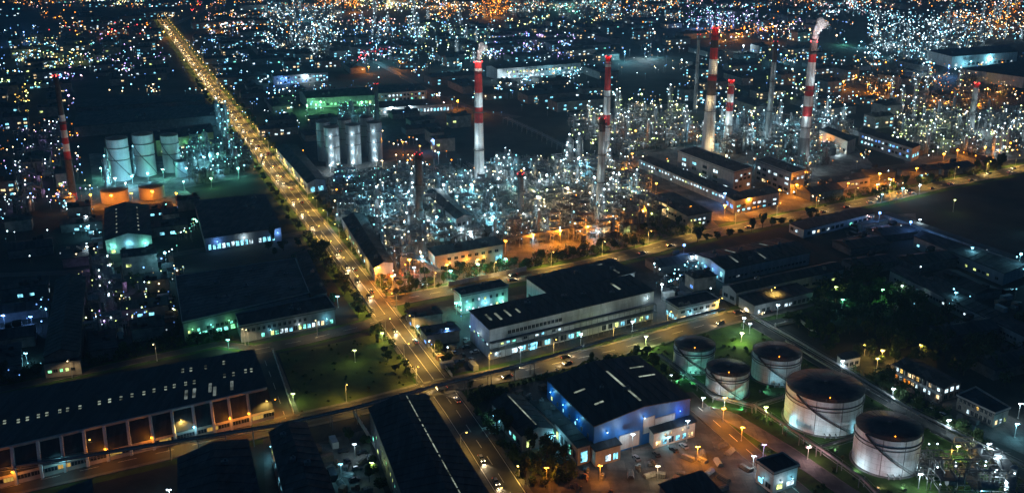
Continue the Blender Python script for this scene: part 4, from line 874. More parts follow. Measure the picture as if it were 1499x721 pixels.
for (x, y, c, p, ht) in ((655, 500, 'blue', 3000, 9), (612, 492, 'cyan', 800, 7), (695, 470, 'cyan', 2600, 6), (668, 460, 'teal', 3000, 6), (716, 505, 'white', 1200, 8), (690, 490, 'cyan', 900, 6), (968, 440, 'white', 5000, 9), (940, 448, 'cyan', 1500, 8), (762, 532, 'white', 1900, 11), (850, 512, 'white', 1900, 11), (925, 493, 'white', 1900, 11), (945, 505, 'lime', 5000, 6), (1085, 500, 'lime', 4600, 6), (1120, 610, 'lime', 2000, 6), (930, 540, 'lime', 1500, 6), (1400, 668, 'lime', 1600, 6), (560, 500, 'lime', 1500, 6), (430, 590, 'lime', 1500, 6), (520, 530, 'lime', 1200, 8), (745, 512, 'cyan', 800, 6),  # lime lamps here are added to light the lawn and grass field
        (983, 558, 'white', 900, 4), (1028, 596, 'white', 1500, 6), (1088, 482, 'white', 2600, 8), (1097, 488, 'white', 1600, 7), (1137, 466, 'white', 1600, 7),
        (1231, 548, 'white', 2500, 9), (1305, 590, 'white', 2600, 9), (1385, 637, 'white', 2600, 9), (1444, 672, 'white', 3600, 9), (1060, 598, 'yellow', 1500, 7), (1182, 672, 'pink', 1800, 7), (1102, 685, 'white', 1800, 7), (1117, 668, 'purple', 900, 7), (1344, 715, 'white', 2400, 8), (962, 700, 'warm', 1500, 7), (895, 672, 'white', 2600, 5), (925, 665, 'white', 1800, 12), (1005, 645, 'white', 1500, 12), (978, 652, 'cyan', 900, 5), (760, 700, 'yellow', 1800, 7), (725, 620, 'cyan', 800, 5), (810, 650, 'cyan', 900, 5), (790, 610, 'teal', 900, 5),  # tall white floods by the blue factory are added to light its walls
        (1265, 520, 'yellow', 2600, 7), (1290, 528, 'yellow', 2600, 7), (1283, 540, 'yellow', 2200, 7), (1346, 520, 'yellow', 1200, 7), (1325, 555, 'warm', 2000, 5), (1350, 570, 'warm', 2000, 5), (1372, 582, 'warm', 1600, 5), (1415, 598, 'cyan', 1800, 5), (1435, 612, 'cyan', 1500, 5), (1485, 640, 'cyan', 2600, 8), (1490, 612, 'white', 1600, 9),
        (245, 400, 'cyan', 6500, 12), (8, 480, 'blue', 3000, 9), (48, 482, 'blue', 1800, 9), (40, 530, 'cyan', 900, 6), (335, 510, 'teal', 1400, 6), (495, 450, 'cyan', 1800, 6), (130, 345, 'cyan', 2000, 6), (128, 330, 'white', 1500, 6), (130, 378, 'white', 1500, 7),
        (1285, 334, 'blue', 4000, 10), (1330, 348, 'blue', 3000, 10), (1303, 340, 'pink', 1600, 5), (1420, 385, 'cyan', 1500, 9), (1489, 402, 'cyan', 3500, 12), (1480, 410, 'white', 900, 6), (1396, 450, 'cyan', 900, 8), (1318, 437, 'white', 1800, 7), (1290, 440, 'green', 1500, 6), (1232, 452, 'teal', 1100, 5), (1222, 436, 'lime', 800, 6), (1000, 383, 'blue', 3500, 10), (1012, 390, 'white', 1600, 6), (1395, 310, 'lime', 900, 8),
        (1345, 335, 'white', 1200, 6), (500, 700, 'cyan', 700, 8), (425, 700, 'cyan', 2500, 6), (435, 740, 'cyan', 2500, 6), (400, 668, 'cyan', 1500, 6), (520, 670, 'white', 700, 8), (545, 690, 'lime', 900, 5), (250, 735, 'white', 1800, 7), (590, 715, 'lime', 1000, 5), (618, 398, 'cyan', 4000, 9), (607, 412, 'white', 3000, 8), (660, 412, 'teal', 3500, 6), (700, 402, 'teal', 3500, 6), (740, 394, 'teal', 3000, 6),
        (170, 275, 'cyan', 7000, 7), (195, 272, 'cyan', 8000, 7), (150, 262, 'teal', 5000, 8), (218, 268, 'cyan', 8000, 7), (240, 262, 'teal', 6000, 7), (275, 262, 'cyan', 5000, 8), (300, 245, 'cyan', 9000, 8), (320, 240, 'teal', 9000, 8), (350, 262, 'teal', 7000, 8), (330, 225, 'cyan', 6000, 8), (285, 225, 'teal', 9000, 8), (250, 216, 'lime', 9000, 8), (265, 214, 'lime', 9000, 8), (300, 208, 'teal', 8000, 8), (270, 280, 'teal', 3500, 7), (310, 275, 'green', 3500, 7), (345, 250, 'cyan', 6000, 8), (185, 278, 'white', 4000, 5),
        (484, 252, 'white', 3800, 5), (517, 248, 'white', 3800, 5), (551, 244, 'white', 3800, 5), (495, 250, 'warm', 1500, 5), (560, 245, 'warm', 1500, 5), (633, 222, 'blue', 5000, 9), (642, 240, 'cyan', 3000, 9), (460, 278, 'teal', 2500, 6), (512, 275, 'blue', 2500, 8), (470, 160, 'green', 12000, 7), (500, 162, 'green', 12000, 7), (530, 160, 'green', 10000, 7), (555, 155, 'teal', 9000, 7), (450, 165, 'green', 9000, 7), (575, 168, 'white', 8000, 7), (600, 166, 'white', 8000, 7), (625, 163, 'white', 8000, 7), (650, 161, 'pink', 8000, 7), (590, 148, 'cyan', 12000, 7), (615, 147, 'cyan', 12000, 7), (570, 149, 'cyan', 12000, 7),
        (420, 125, 'blue', 9000, 8), (450, 122, 'white', 9000, 8), (400, 118, 'cyan', 12000, 10), (552, 92, 'cyan', 60000, 22), (37, 62, 'blue', 40000, 14), (914, 90, 'cyan', 45000, 12), (944, 86, 'white', 60000, 12), (963, 84, 'cyan', 20000, 10), (745, 118, 'white', 16000, 8), (780, 116, 'white', 14000, 8), (820, 112, 'cyan', 9000, 8), (675, 105, 'cyan', 22000, 9), (1142, 92, 'cyan', 30000, 10), (1088, 76, 'white', 16000, 8), (1110, 78, 'teal', 20000, 8), (1350, 108, 'white', 40000, 12), (1387, 112, 'blue', 40000, 12), (1420, 100, 'cyan', 12000, 8), (1450, 96, 'cyan', 12000, 8), (1235, 66, 'teal', 14000, 8), (1260, 70, 'cyan', 14000, 8), (1310, 85, 'cyan', 20000, 8), (500, 60, 'cyan', 14000, 8), (440, 30, 'cyan', 24000, 9), (405, 15, 'white', 30000, 9), (680, 55, 'cyan', 20000, 9), (760, 75, 'blue', 16000, 9), (790, 60, 'purple', 16000, 9), (1050, 45, 'blue', 24000, 9), (1020, 42, 'blue', 24000, 9), (830, 15, 'teal', 40000, 9), (570, 8, 'warm', 50000, 9), (640, 10, 'warm', 50000, 9), (150, 8, 'white', 40000, 9), (120, 90, 'lime', 9000, 9), (60, 85, 'lime', 9000, 9), (80, 75, 'cyan', 9000, 8),
        (1320, 290, 'cyan', 3000, 7), (1345, 285, 'white', 3000, 7), (1290, 297, 'cyan', 1500, 6), (1190, 175, 'white', 9000, 8), (1500, 340, 'cyan', 900, 8), (560, 300, 'blue', 4000, 9), (535, 340, 'cyan', 3500, 8), (1120, 300, 'white', 5000, 8), (1100, 305, 'cyan', 3500, 7), (1060, 300, 'blue', 5000, 8)):
    lamp('flood', c, x, y, power=p, ht=ht)
def added_tank_light(px, py, tx, ty, c, power):  # low lights added to brighten the tanks, lamp faces turned out of view
    p = W(px, py); t = W(tx, ty, 6); a = math.atan2(t.y - p.y, t.x - p.x) - math.pi / 2
    root = empty('added_tank_floodlight', p, rz=a)
    b = MB(); b.box(0, 0, 0, .9, .5, .25); b.tube((-.4, 0, .2), (-.4, 0, .8), .05, n=5); b.tube((.4, 0, .2), (.4, 0, .8), .05, n=5); b.build('bracket', M['steel'], root)
    b = MB(); b.box(0, 0, .55, .8, .45, .55); b.cur = 1; b.box(0, .24, .6, .66, .04, .45); b.build('lamp_head', [M['steel'], Dm(c)], root)
    light(root, (0, .6, .9), CO[c], power, .25, 120, (R(100), 0, 0))
    reg(root, '%s added floodlight lighting a tank' % {'teal': 'teal', 'cyan': 'pale cyan', 'pink': 'pinkish', 'white': 'white'}[c], 'floodlight', 'added floodlights brightening the tanks')
for a in ((983, 557, 1005, 540, 'teal', 4420), (1010, 563, 1020, 540, 'teal', 2720), (1040, 598, 1055, 575, 'white', 2000), (1092, 602, 1078, 575, 'teal', 3740), (1112, 574, 1130, 555, 'cyan', 2200), (1150, 582, 1145, 555, 'cyan', 1500), (1142, 622, 1175, 610, 'cyan', 2800), (1180, 655, 1195, 630, 'white', 2800), (1225, 662, 1215, 630, 'white', 2500), (1262, 632, 1240, 615, 'cyan', 2600),
          (1245, 690, 1275, 665, 'white', 1500), (1285, 718, 1295, 680, 'pink', 1500), (1325, 718, 1315, 680, 'white', 1500), (1362, 690, 1340, 660, 'white', 2000)): added_tank_light(*a)

# ------------------------------------------------------------------ pipe bridges
def rack(px, h, wd, npipe, label, step=9.0, name='pipe_bridge', post='metal'):
    pts = [W(*p, h) for p in px]; root = empty(name, (pts[0].x, pts[0].y, 0), label, 'pipe bridge'); o = Vector((pts[0].x, pts[0].y, 0))
    dp = dens(pts, step)
    fr = MB(); pb = MB()
    for i, p in enumerate(dp):
        a = dp[max(0, i - 1)]; c = dp[min(len(dp) - 1, i + 1)]; d = (c - a).normalized(); n_ = Vector((-d.y, d.x, 0)); q = p - o
        if not near_road(p.x, p.y, -0.5):
            for s in (-wd / 2, wd / 2): e = q + n_ * s; fr.tube((e.x, e.y, 0), (e.x, e.y, h + 0.8), 0.16, n=5)
        fr.tube(q - n_ * wd / 2, q + n_ * wd / 2, 0.13, n=4)
    for s in (-wd / 2, wd / 2):
        for i in range(len(dp) - 1):
            d = (dp[i + 1] - dp[i]).normalized(); n_ = Vector((-d.y, d.x, 0)) * s
            fr.tube(dp[i] - o + n_ - Vector((0, 0, 0.3)), dp[i + 1] - o + n_ - Vector((0, 0, 0.3)), 0.14, n=4)
            fr.tube(dp[i] - o + n_ + Vector((0, 0, 0.9)), dp[i + 1] - o + n_ + Vector((0, 0, 0.9)), 0.05, n=4)
    fr.build('frame', M[post], root)
    r3 = random.Random(3)
    for k in range(npipe):
        s = -wd / 2 + 0.4 + (wd - 0.8) * k / max(1, npipe - 1); r_ = r3.choice((0.14, 0.2, 0.28)); pb = MB()
        ln = offset_line(pts, s)
        for i in range(len(ln) - 1): pb.tube(ln[i] - o + Vector((0, 0, r_ + .1)), ln[i + 1] - o + Vector((0, 0, r_ + .1)), r_, n=6)
        pb.build('pipe', M['pipe' if k % 2 else 'steel'], root)
    return root
rack([(-60, 694), (120, 668), (409, 622), (520, 597), (647, 563), (750, 538), (915, 490), (1000, 467), (1060, 452)], 6.5, 3.2, 5, 'long pipe bridge following the lower cross road past the crossroads')
rack([(1101, 461), (1166, 498), (1246, 545), (1331, 598), (1417, 641), (1540, 702)], 4.5, 2.4, 4, 'pipe bridge on white posts right of the tanks')
rack([(965, 519), (1047, 579), (1104, 594)], 2.5, 3.0, 5, 'low pipe run left of the two smaller tanks')
rack([(1104, 594), (1150, 580), (1192, 566)], 2.6, 2.6, 4, 'short pipe run between the small and largest tanks')
rack([(1104, 592), (1199, 655), (1262, 700), (1300, 740)], 3.5, 2.2, 4, 'pipe run in front of the largest tank')
rack([(1199, 655), (1250, 640)], 2.6, 2.6, 4, 'pipe run joining the nearest tank to the front rack')
rack([(740, 172), (790, 195), (835, 218)], 5, 5, 4, 'pale conveyor line across the dark empty plot')
rack([(600, 300), (660, 286), (760, 268), (900, 250)], 7, 4, 5, 'elevated pipe rack along the back of the refinery')
rack([(640, 395), (600, 372), (560, 340), (535, 305)], 7, 4, 5, 'elevated pipe rack at the left side of the refinery')
rack([(740, 350), (830, 335), (930, 318)], 7, 4, 5, 'elevated pipe rack along the front of the refinery')

# walls
def wall(px, h, label, m='wall_white', cat='wall'):
    pts = [W(*p) for p in px]; b = MB(); o = pts[0]; step = 6
    for i in range(len(pts) - 1):
        a, c = pts[i] - o, pts[i + 1] - o; d = (c - a).normalized(); n_ = Vector((-d.y, d.x, 0)) * 0.12
        b.hexa([a - n_, c - n_, c + n_, a + n_], [p + Vector((0, 0, h)) for p in (a - n_, c - n_, c + n_, a + n_)])
        L = (c - a).length
        for k in range(int(L / step) + 1):
            p = a + d * min(k * step, L); b.box(p.x, p.y, 0, 0.5, 0.5, h + 0.25, math.atan2(d.y, d.x))
    ob = b.build('perimeter_wall', M[m], None, o); return tag(ob, label, cat)
wall([(657, 419), (771, 396)], 2.6, 'teal-lit boundary wall behind the office block')
wall([(400, 516), (430, 606)], 1.4, 'low white wall between the side road and grass field')
wall([(595, 468), (662, 552)], 1.8, 'boundary wall of the white factory yard along the avenue')
wall([(518, 606), (552, 660), (580, 722)], 2.4, 'pale wall between the concrete yard and the skylit shed')
wall([(1135, 478), (1170, 470), (1195, 490)], 1.6, 'low wall of the small lit court near the tank farm')
wall([(1240, 352), (1330, 331)], 2.0, 'white wall of the lamp-lit compound court')
wall([(470, 348), (545, 458)], 1.8, 'boundary wall on the left side of the avenue', 'wall_grey')
wall([(1150, 500), (1190, 524), (1300, 590)], 0.9, 'low wall beside the tank farm service road', 'wall_grey')

# ------------------------------------------------------------------ process units
BULBS = []
def process_proto(seed, wx, wy, lv, cols, big=False, nl=28, pw=2900, dark=False):
    r = random.Random(seed); root = empty('process_unit', (0, 0, 0)); dz = 4.4
    fr = MB(); bl = MB(); mats = [B(c) for c in cols] + [Dm(c) for c in cols]; nb = len(mats)
    def bulb(x, y, z, rr=None):
        if dark and r.random() < .85: return
        bl.cur = r.randrange(nb); bl.ball(x, y, z, rr or r.choice((0.16, 0.2, 0.28, 0.46)) * (1.2 if big else 1))
    def frame(x0, y0, x1, y1, n, st=4.5):
        nx_, ny_ = max(1, round((x1 - x0) / st)), max(1, round((y1 - y0) / st)); c_ = r.randrange(nb)
        for i in range(nx_ + 1):
            for j in range(ny_ + 1):
                x, y = x0 + (x1 - x0) * i / nx_, y0 + (y1 - y0) * j / ny_; fr.box(x, y, 0, .38, .38, n * dz + 1.1)
        for l in range(1, n + 1):
            z = l * dz
            for j in range(ny_ + 1): y = y0 + (y1 - y0) * j / ny_; fr.box((x0 + x1) / 2, y, z - .45, x1 - x0, .26, .4); 
            for i in range(nx_ + 1): x = x0 + (x1 - x0) * i / nx_; fr.box(x, (y0 + y1) / 2, z - .46, .26, y1 - y0, .4)
            if r.random() < .9: fr.box((x0 + x1) / 2, (y0 + y1) / 2, z, x1 - x0, y1 - y0, .1)
            for yy in (y0, y1): fr.tube((x0, yy, z + 1.1), (x1, yy, z + 1.1), .06, n=4, caps=False); fr.tube((x0, yy, z + .6), (x1, yy, z + .6), .04, n=4, caps=False)
            for xx in (x0, x1): fr.tube((xx, y0, z + 1.1), (xx, y1, z + 1.1), .06, n=4, caps=False)
            if r.random() < .5: fr.tube((x0, y0, z - dz), (x0 + (x1 - x0) / nx_, y0, z), .12, n=4, caps=False)
            if r.random() < .7:
                for i in range(nx_ + 1):
                    if r.random() < .6: bulb(x0 + (x1 - x0) * i / nx_, y0 - .3, z - .8)
                    if r.random() < .35: bulb(x0 + (x1 - x0) * i / nx_, y1, z + 2.2)
    h1 = wy / 2
    frame(-wx / 2, -wy / 2, -wx / 2 + r.uniform(6, 9), -1, lv)
    frame(r.uniform(0, 2), -wy / 2 + 1, wx / 2, -2, max(1, lv - r.randint(0, 2)))
    if r.random() < .6: frame(-2, 2, wx / 2 - 1, wy / 2, max(2, lv + r.randint(-1, 0)))
    fr.build('frame', M['steel_dark' if dark else 'steel'], root)
    # pipe rack along x with lamps in a row
    rk = MB(); y = .4
    for i in range(int(wx / 4) + 2):
        x = -wx / 2 - 1 + i * 4
        for d in (-1.4, 1.4): rk.box(x, y + d, 0, .28, .28, 7.4)
        for z in (4.6, 7.0): rk.box(x, y, z, .22, 3.1, .3)
        if r.random() < .7: bulb(x, y - 1.7, 4.2)
    for z in (5.1, 7.5):
        for k in range(6): rr = r.choice((.12, .18, .26)); rk.tube((-wx / 2 - 2, y - 1.25 + k * .5, z + rr), (wx / 2 + 2, y - 1.25 + k * .5, z + rr), rr, n=6)
    rk.build('pipe_rack', M['pipe'], root)
    for k in range(r.randint(2, 4)):
        b = MB(); x = -wx / 2 + (k + .5) * wx / 5; y = r.choice((wy / 2 - 2.5, 3.6))
        rr = r.uniform(0.9, 1.8); hh = r.uniform(0.55, 1.25) * lv * dz
        if r.random() < .65:
            b.lathe(x, y, [(rr, 0.2), (rr, hh), (rr * .8, hh + rr * .4), (rr * .3, hh + rr * .65)], 18, True)
            for q in range(1, int(hh / 4.4)):
                z = q * 4.4; b.lathe(x, y, [(rr, z), (rr + 1, z), (rr + 1, z + .2), (rr, z + .2)], 14, False); b.lathe(x, y, [(rr + .95, z + 1), (rr + 1.05, z + 1), (rr + 1.05, z + 1.1), (rr + .95, z + 1.1)], 14, False); bulb(x + (rr + .8) * r.choice((-.7, .7)), y - rr - .6, z + 1.8)
            b.tube((x + rr + .4, y, .5), (x + rr + .4, y, hh), .2, n=6); bulb(x, y, hh + rr * .65 + 0.8, .34)
        else:
            rr = r.uniform(.9, 1.5); z = rr + 1.2; b.tube((x, y - 3, z), (x, y + 2.5, z), rr, n=16)
            for d in (-2, 1.5): b.box(x, y + d, 0, rr * 1.4, .5, z - rr + .5)
        b.build('vessel', M[r.choice(('metal', 'pipe', 'silo_steel'))], root)
    for k in range(2):
        b = MB(); x = r.uniform(-wx / 2 + 3, wx / 2 - 3); y = (-wy / 2 - .5, wy / 2 - 1)[k]; sx, sy, sz = r.uniform(3, 6), r.uniform(2.5, 4), r.uniform(3, 7)
        b.box(x, y, 0.02, sx, sy, sz); b.box(x, y, sz + .02, sx + .5, sy + .5, .3); b.lathe(x + sx * .25, y, [(.6, sz), (.5, sz + r.uniform(3, 8)), (.3, sz + 8.1)], 10, True)
        for i in range(int(sx / 1.5)): b.box(x - sx / 2 + .8 + i * 1.5, y - sy / 2 - .1, .1, .2, .2, sz)
        b.build('furnace', M[r.choice(('steel_dark', 'steel', 'wall_old'))], root)
    pb = MB()
    for k in range(16):
        p = Vector((r.uniform(-wx / 2, wx / 2), r.uniform(-wy / 2, wy / 2), .6)); rad = r.choice((.14, .2, .3)); z = r.choice((5.2, 9.4, 13.6, 7.4)); z = min(z, lv * dz + .6)
        q = p.copy(); q.z = z; pb.tube(p, q, rad, n=6, caps=False); t_ = q.copy(); t_.x = max(-wx / 2, min(wx / 2, q.x + r.uniform(-9, 9))); pb.tube(q, t_, rad, n=6, caps=False); u_ = t_.copy(); u_.y = r.uniform(-wy / 2, wy / 2); pb.tube(t_, u_, rad, n=6, caps=False)
    pb.build('pipework', M['pipe'], root)
    o = bl.build('lamps', mats, root); o['kind'] = 'stuff'
    for k in range(2):
        light(root, (r.uniform(-wx / 3, wx / 3), (-wy / 2 - 2, 2.4)[k], (r.uniform(3, 6), r.uniform(3, lv * dz))[k]), CO[cols[0] if k == 0 else r.choice(cols)], pw * r.uniform(0.6, 1.5), 0.3)
    return root
def column_proto(seed, h, rr, cols, pw=1100):
    r = random.Random(seed); root = empty('process_column', (0, 0, 0))
    b = MB(); b.lathe(0, 0, [(rr * 1.2, 0), (rr * 1.2, 2.5), (rr, 3), (rr, h * 0.6), (rr * .8, h * 0.63), (rr * .8, h), (rr * .6, h + rr * .4), (rr * .2, h + rr * .6)], 20, True); b.build('shell', M['metal'], root)
    bl = MB(); mats = [B(c) for c in cols]; k = 0; z = 6
    while z < h - 1:
        b = MB(); a0 = r.uniform(0, 6.28); r_ = rr + 1.2
        b.lathe(0, 0, [(rr * .8, z), (r_, z), (r_, z + .2), (rr * .8, z + .2)], 16, False)
        for q in range(10): t = q * .628; b.tube((r_ * math.cos(t), r_ * math.sin(t), z), (r_ * math.cos(t), r_ * math.sin(t), z + 1.1), 0.05, n=4)
        b.lathe(0, 0, [(r_ - .05, z + 1.05), (r_ + .05, z + 1.05), (r_ + .05, z + 1.15), (r_ - .05, z + 1.15)], 16, False)
        b.build('platform', M['steel'], root)
        for q in range(2): t = r.uniform(-3.1, 0.1); bl.cur = r.randrange(len(mats)); bl.ball(r_ * math.cos(t), r_ * math.sin(t), z + r.uniform(.6, 1.7), r.choice((0.25, 0.32, 0.45)))
        z += r.choice((4.5, 6, 6, 7.5))
    bl.cur = 0; bl.ball(0, -0.3, h + rr + 0.8, 0.6)
    b = MB(); b.tube((rr + 0.5, 0.4, 0.5), (rr + 0.5, 0.4, h - 1), 0.3, n=8); b.tube((rr + .5, .4, h - 1), (0, 0, h + rr * .5), 0.3, n=8); b.tube((-rr - .4, -.3, 0), (-rr - .4, -.3, h), 0.08, n=4); b.tube((-rr - .4, .3, 0), (-rr - .4, .3, h), 0.08, n=4)
    b.build('riser_pipe', M['pipe'], root)
    o = bl.build('lamps', mats, root); o['kind'] = 'stuff'
    light(root, (1, -rr - 4, 5), CO[cols[0]], pw, 0.3); light(root, (-1, -rr - 3.5, h * 0.75), CO[cols[0]], pw * 0.7, 0.3)
    return root
WHT = ['white', 'cyan', 'white', 'warm']
PU = {'w': [process_proto(s, 17 + s % 3 * 2, 13 + s % 2 * 3, 2 + s % 3, WHT) for s in range(5)],
      'o': [process_proto(20 + s, 18, 14, 2 + s, ['orange', 'warm', 'orange', 'yellow', 'white'], pw=2600) for s in range(2)],
      't': [process_proto(30 + s, 16, 13, 2 + s % 2, ['cyan', 'teal', 'white'], pw=1500) for s in range(2)],
      'g': [process_proto(40 + s, 18, 14, 2 + s % 2, ['white', 'lime', 'warm', 'white'], pw=800) for s in range(2)],
      'd': [process_proto(80 + s, 19, 14, 2 + s, ['warm', 'orange'], nl=4, pw=160, dark=True) for s in range(3)],
      'v': [process_proto(90 + s, 18, 14, 2 + s, ['warm', 'lime', 'white', 'warm'], pw=2200) for s in range(3)],
      'p': [process_proto(50, 14, 12, 2, ['purple', 'blue', 'white', 'warm'], pw=500)]}
CP = {'w': [column_proto(60 + s, (18, 23, 29, 15)[s], (1.5, 1.9, 1.6, 2.3)[s], ['white', 'cyan', 'white', 'warm']) for s in range(4)],
      'o': [column_proto(70, 26, 1.7, ['orange', 'warm'], 3000)], 'g': [column_proto(71, 24, 1.5, ['white', 'lime'], 1000)], 't': [column_proto(72, 20, 1.6, ['cyan', 'teal'])], 'p': [column_proto(73, 18, 1.4, ['purple', 'blue', 'white'])]}
DN = {'d': 'unlit dark', 'v': 'warm-lit', 'w': 'white-lit', 'o': 'orange-lit', 't': 'cyan-lit', 'g': 'greenish-lit', 'p': 'violet-lit'}
SPOTS = []
def inpoly(pts, x, y):
    c = False
    for i in range(len(pts)):
        x1, y1 = pts[i]; x2, y2 = pts[i - 1]
        if (y1 > y) != (y2 > y) and x < (x2 - x1) * (y - y1) / (y2 - y1) + x1: c = not c
    return c
def scatter(poly_px, n, mind, fn, margin=6.0, tries=40, road=3.0):
    poly = [W(*p) for p in poly_px]; P2 = [(p.x, p.y) for p in poly]
    x0, x1 = min(p[0] for p in P2), max(p[0] for p in P2); y0, y1 = min(p[1] for p in P2), max(p[1] for p in P2); k = 0
    for _ in range(n * tries):
        if k >= n: break
        x, y = rnd.uniform(x0, x1), rnd.uniform(y0, y1)
        if not inpoly(P2, x, y): continue
        if not free(x, y, margin, road): continue
        if any((x - a) ** 2 + (y - b_) ** 2 < ((mind + c) / 2) ** 2 for a, b_, c in SPOTS): continue
        SPOTS.append((x, y, mind)); fn(x, y); k += 1
    return k
GA = math.atan2((AV[0] - AV[-1]).y, (AV[0] - AV[-1]).x) - math.pi / 2
def put_unit(key):
    def f(x, y):
        i = rnd.randrange(len(PU[key])); s = rnd.uniform(0.85, 1.12)
        o = clone(PU[key][i], (x, y, 0), GA + rnd.choice((0, math.pi / 2, math.pi, -math.pi / 2)), s)
        tall = 'tall' if i % 3 == 2 else ('stepped' if i % 3 == 1 else 'low')
        reg(o, '%s %s process unit' % (tall, DN[key]), 'process unit', 'steel process units of the refinery')
    return f
def put_col(key):
    def f(x, y):
        i = rnd.randrange(len(CP[key])); s = rnd.uniform(0.8, 1.15)
        o = clone(CP[key][i], (x, y, 0), rnd.uniform(-0.4, 0.4), s)
        reg(o, '%s steel column with platforms' % DN[key], 'process column', 'steel columns of the refinery')
    return f
RMAIN = [(500, 300), (640, 258), (850, 244), (925, 262), (960, 325), (880, 345), (770, 352), (640, 362), (585, 400), (560, 400)]
n_ = 0
n_ += scatter([(700, 285), (850, 250), (930, 300), (850, 335), (740, 330)], 9, 5, put_col('w'), 2)
n_ += scatter([(690, 262), (850, 246), (860, 262), (700, 285)], 8, 6, put_col('w'), 2)
n_ += scatter([(870, 250), (930, 262), (950, 320), (880, 335)], 6, 5, put_col('g'), 2)
for (x, y, c, p) in ((560, 330, 'cyan', 16000), (600, 310, 'white', 12000), (650, 300, 'white', 16000), (690, 300, 'cyan', 24000), (730, 290, 'white', 20000), (760, 300, 'teal', 16000), (800, 285, 'white', 22000), (830, 305, 'warm', 16000), (850, 270, 'cyan', 20000), (900, 300, 'warm', 16000), (790, 320, 'warm', 14000), (640, 350, 'cyan', 14000), (720, 330, 'cyan', 12000), (1050, 212, 'cyan', 26000), (1100, 205, 'white', 26000), (1150, 200, 'cyan', 26000), (1210, 200, 'white', 20000), (880, 190, 'warm', 18000), (940, 175, 'warm', 18000), (990, 175, 'lime', 14000), (1360, 200, 'lime', 20000), (1430, 195, 'white', 20000), (1480, 200, 'white', 20000)):  # tall floods added to give the process plants a glow
    lamp('flood', c, x, y, power=p, ht=14)
n_ += scatter(RMAIN, 11, 15, put_unit('d'), 6)
n_ += scatter([(800, 250), (930, 262), (960, 330), (770, 352), (760, 320)], 22, 13.5, put_unit('v'), 6)
n_ += scatter(RMAIN, 66, 13.5, put_unit('w'), 6)
n_ += scatter([(770, 335), (950, 315), (960, 335), (780, 362)], 5, 15, put_unit('o'), 7)
n_ += scatter([(530, 320), (620, 290), (640, 360), (590, 390)], 5, 6, put_col('w'), 2)
scatter([(835, 172), (1000, 158), (1030, 205), (910, 228), (850, 215)], 24, 17, put_unit('g'), 8)
scatter([(835, 172), (1000, 158), (1030, 205), (910, 228)], 7, 7, put_col('g'), 2)
scatter([(1020, 190), (1230, 178), (1240, 215), (1190, 232), (1040, 222)], 6, 17, put_unit('d'), 8)
scatter([(1020, 190), (1230, 178), (1240, 215), (1190, 232), (1040, 222)], 20, 17, put_unit('w'), 8)
scatter([(1020, 180), (1230, 170), (1240, 215), (1180, 240), (1040, 222)], 9, 7, put_col('w'), 2)
scatter([(1110, 225), (1200, 225), (1220, 262), (1170, 278), (1120, 270)], 7, 14, put_unit('t'), 6)
scatter([(1310, 178), (1499, 168), (1530, 215), (1400, 235), (1340, 232)], 22, 18, put_unit('g'), 8)
scatter([(1250, 120), (1499, 120), (1499, 160), (1300, 170)], 12, 20, put_unit('o'), 8)
scatter([(1290, 120), (1499, 120), (1499, 230), (1330, 230)], 10, 8, put_col('g'), 2)
scatter([(240, 222), (340, 212), (370, 255), (280, 268)], 9, 14, put_unit('t'), 6)
scatter([(135, 250), (200, 230), (250, 262), (150, 275)], 4, 8, put_col('t'), 2)
scatter([(308, 170), (330, 170), (340, 225), (318, 225)], 4, 7, put_col('t'), 2)
scatter([(0, 200), (90, 190), (100, 290), (0, 320)], 10, 18, put_unit('p'), 6)
scatter([(125, 400), (165, 392), (165, 490), (120, 500)], 7, 13, put_unit('p'), 4)
scatter([(470, 170), (530, 165), (600, 215), (560, 225)], 4, 15, put_unit('t'), 6)
scatter([(500, 268), (600, 262), (610, 285), (510, 300)], 6, 14, put_unit('t'), 6)
scatter([(1280, 60), (1420, 30), (1440, 70), (1330, 95)], 16, 24, put_unit('w'), 8)
scatter([(1270, 40), (1499, 20), (1499, 60), (1300, 95)], 22, 10, put_col('w'), 2)
scatter([(390, 15), (490, 10), (500, 90), (400, 95)], 14, 26, put_unit('w'), 8)
scatter([(400, 15), (620, 10), (620, 60), (400, 80)], 20, 12, put_col('w'), 2)
scatter([(600, 20), (700, 20), (700, 95), (610, 95)], 10, 12, put_col('w'), 2)
scatter([(700, 12), (750, 12), (750, 30), (700, 30)], 3, 14, put_col('o'), 2)
scatter([(1440, 12), (1499, 12), (1499, 40), (1440, 40)], 3, 14, put_col('o'), 2)
scatter([(750, 10), (900, 10), (1000, 30), (760, 28)], 12, 30, put_unit('w'), 8)
scatter([(1000, 30), (1110, 28), (1110, 48), (1000, 48)], 10, 16, put_col('p'), 2)
for l in list(PU.values()) + list(CP.values()):
    for o in l: bin_(o)

# near process unit (bottom right)
root = empty('process_unit', W(1415, 705), 'near skeletal process unit with white lamps in bottom right corner', 'process unit')
r = random.Random(9); o_ = root.location; NP = [(1365, 672), (1465, 650), (1500, 745), (1380, 745)]
fr = MB(); pb = MB(); bl = MB()
for gx in range(6):
    for gy in range(4):
        x, y = -15 + gx * 6, -12 + gy * 7
        hh = r.choice((5, 8, 11)); fr.tube((x, y, 0), (x, y, hh), 0.2, n=5)
        for z in (4, 8, 11):
            if z <= hh + 1:
                if gx < 5: fr.tube((x, y, z), (x + 6, y, z), 0.15, n=4); fr.tube((x, y, z + 1), (x + 6, y, z + 1), 0.05, n=4)
                if gy < 3: fr.tube((x, y, z), (x, y + 7, z), 0.15, n=4); fr.tube((x, y, z + 1), (x, y + 7, z + 1), 0.05, n=4)
                if r.random() < .35 and gx < 5 and gy < 3: fr.box(x + 3, y + 3.5, z - .1, 5.6, 6.6, .12)
fr.build('frame', M['steel'], root)
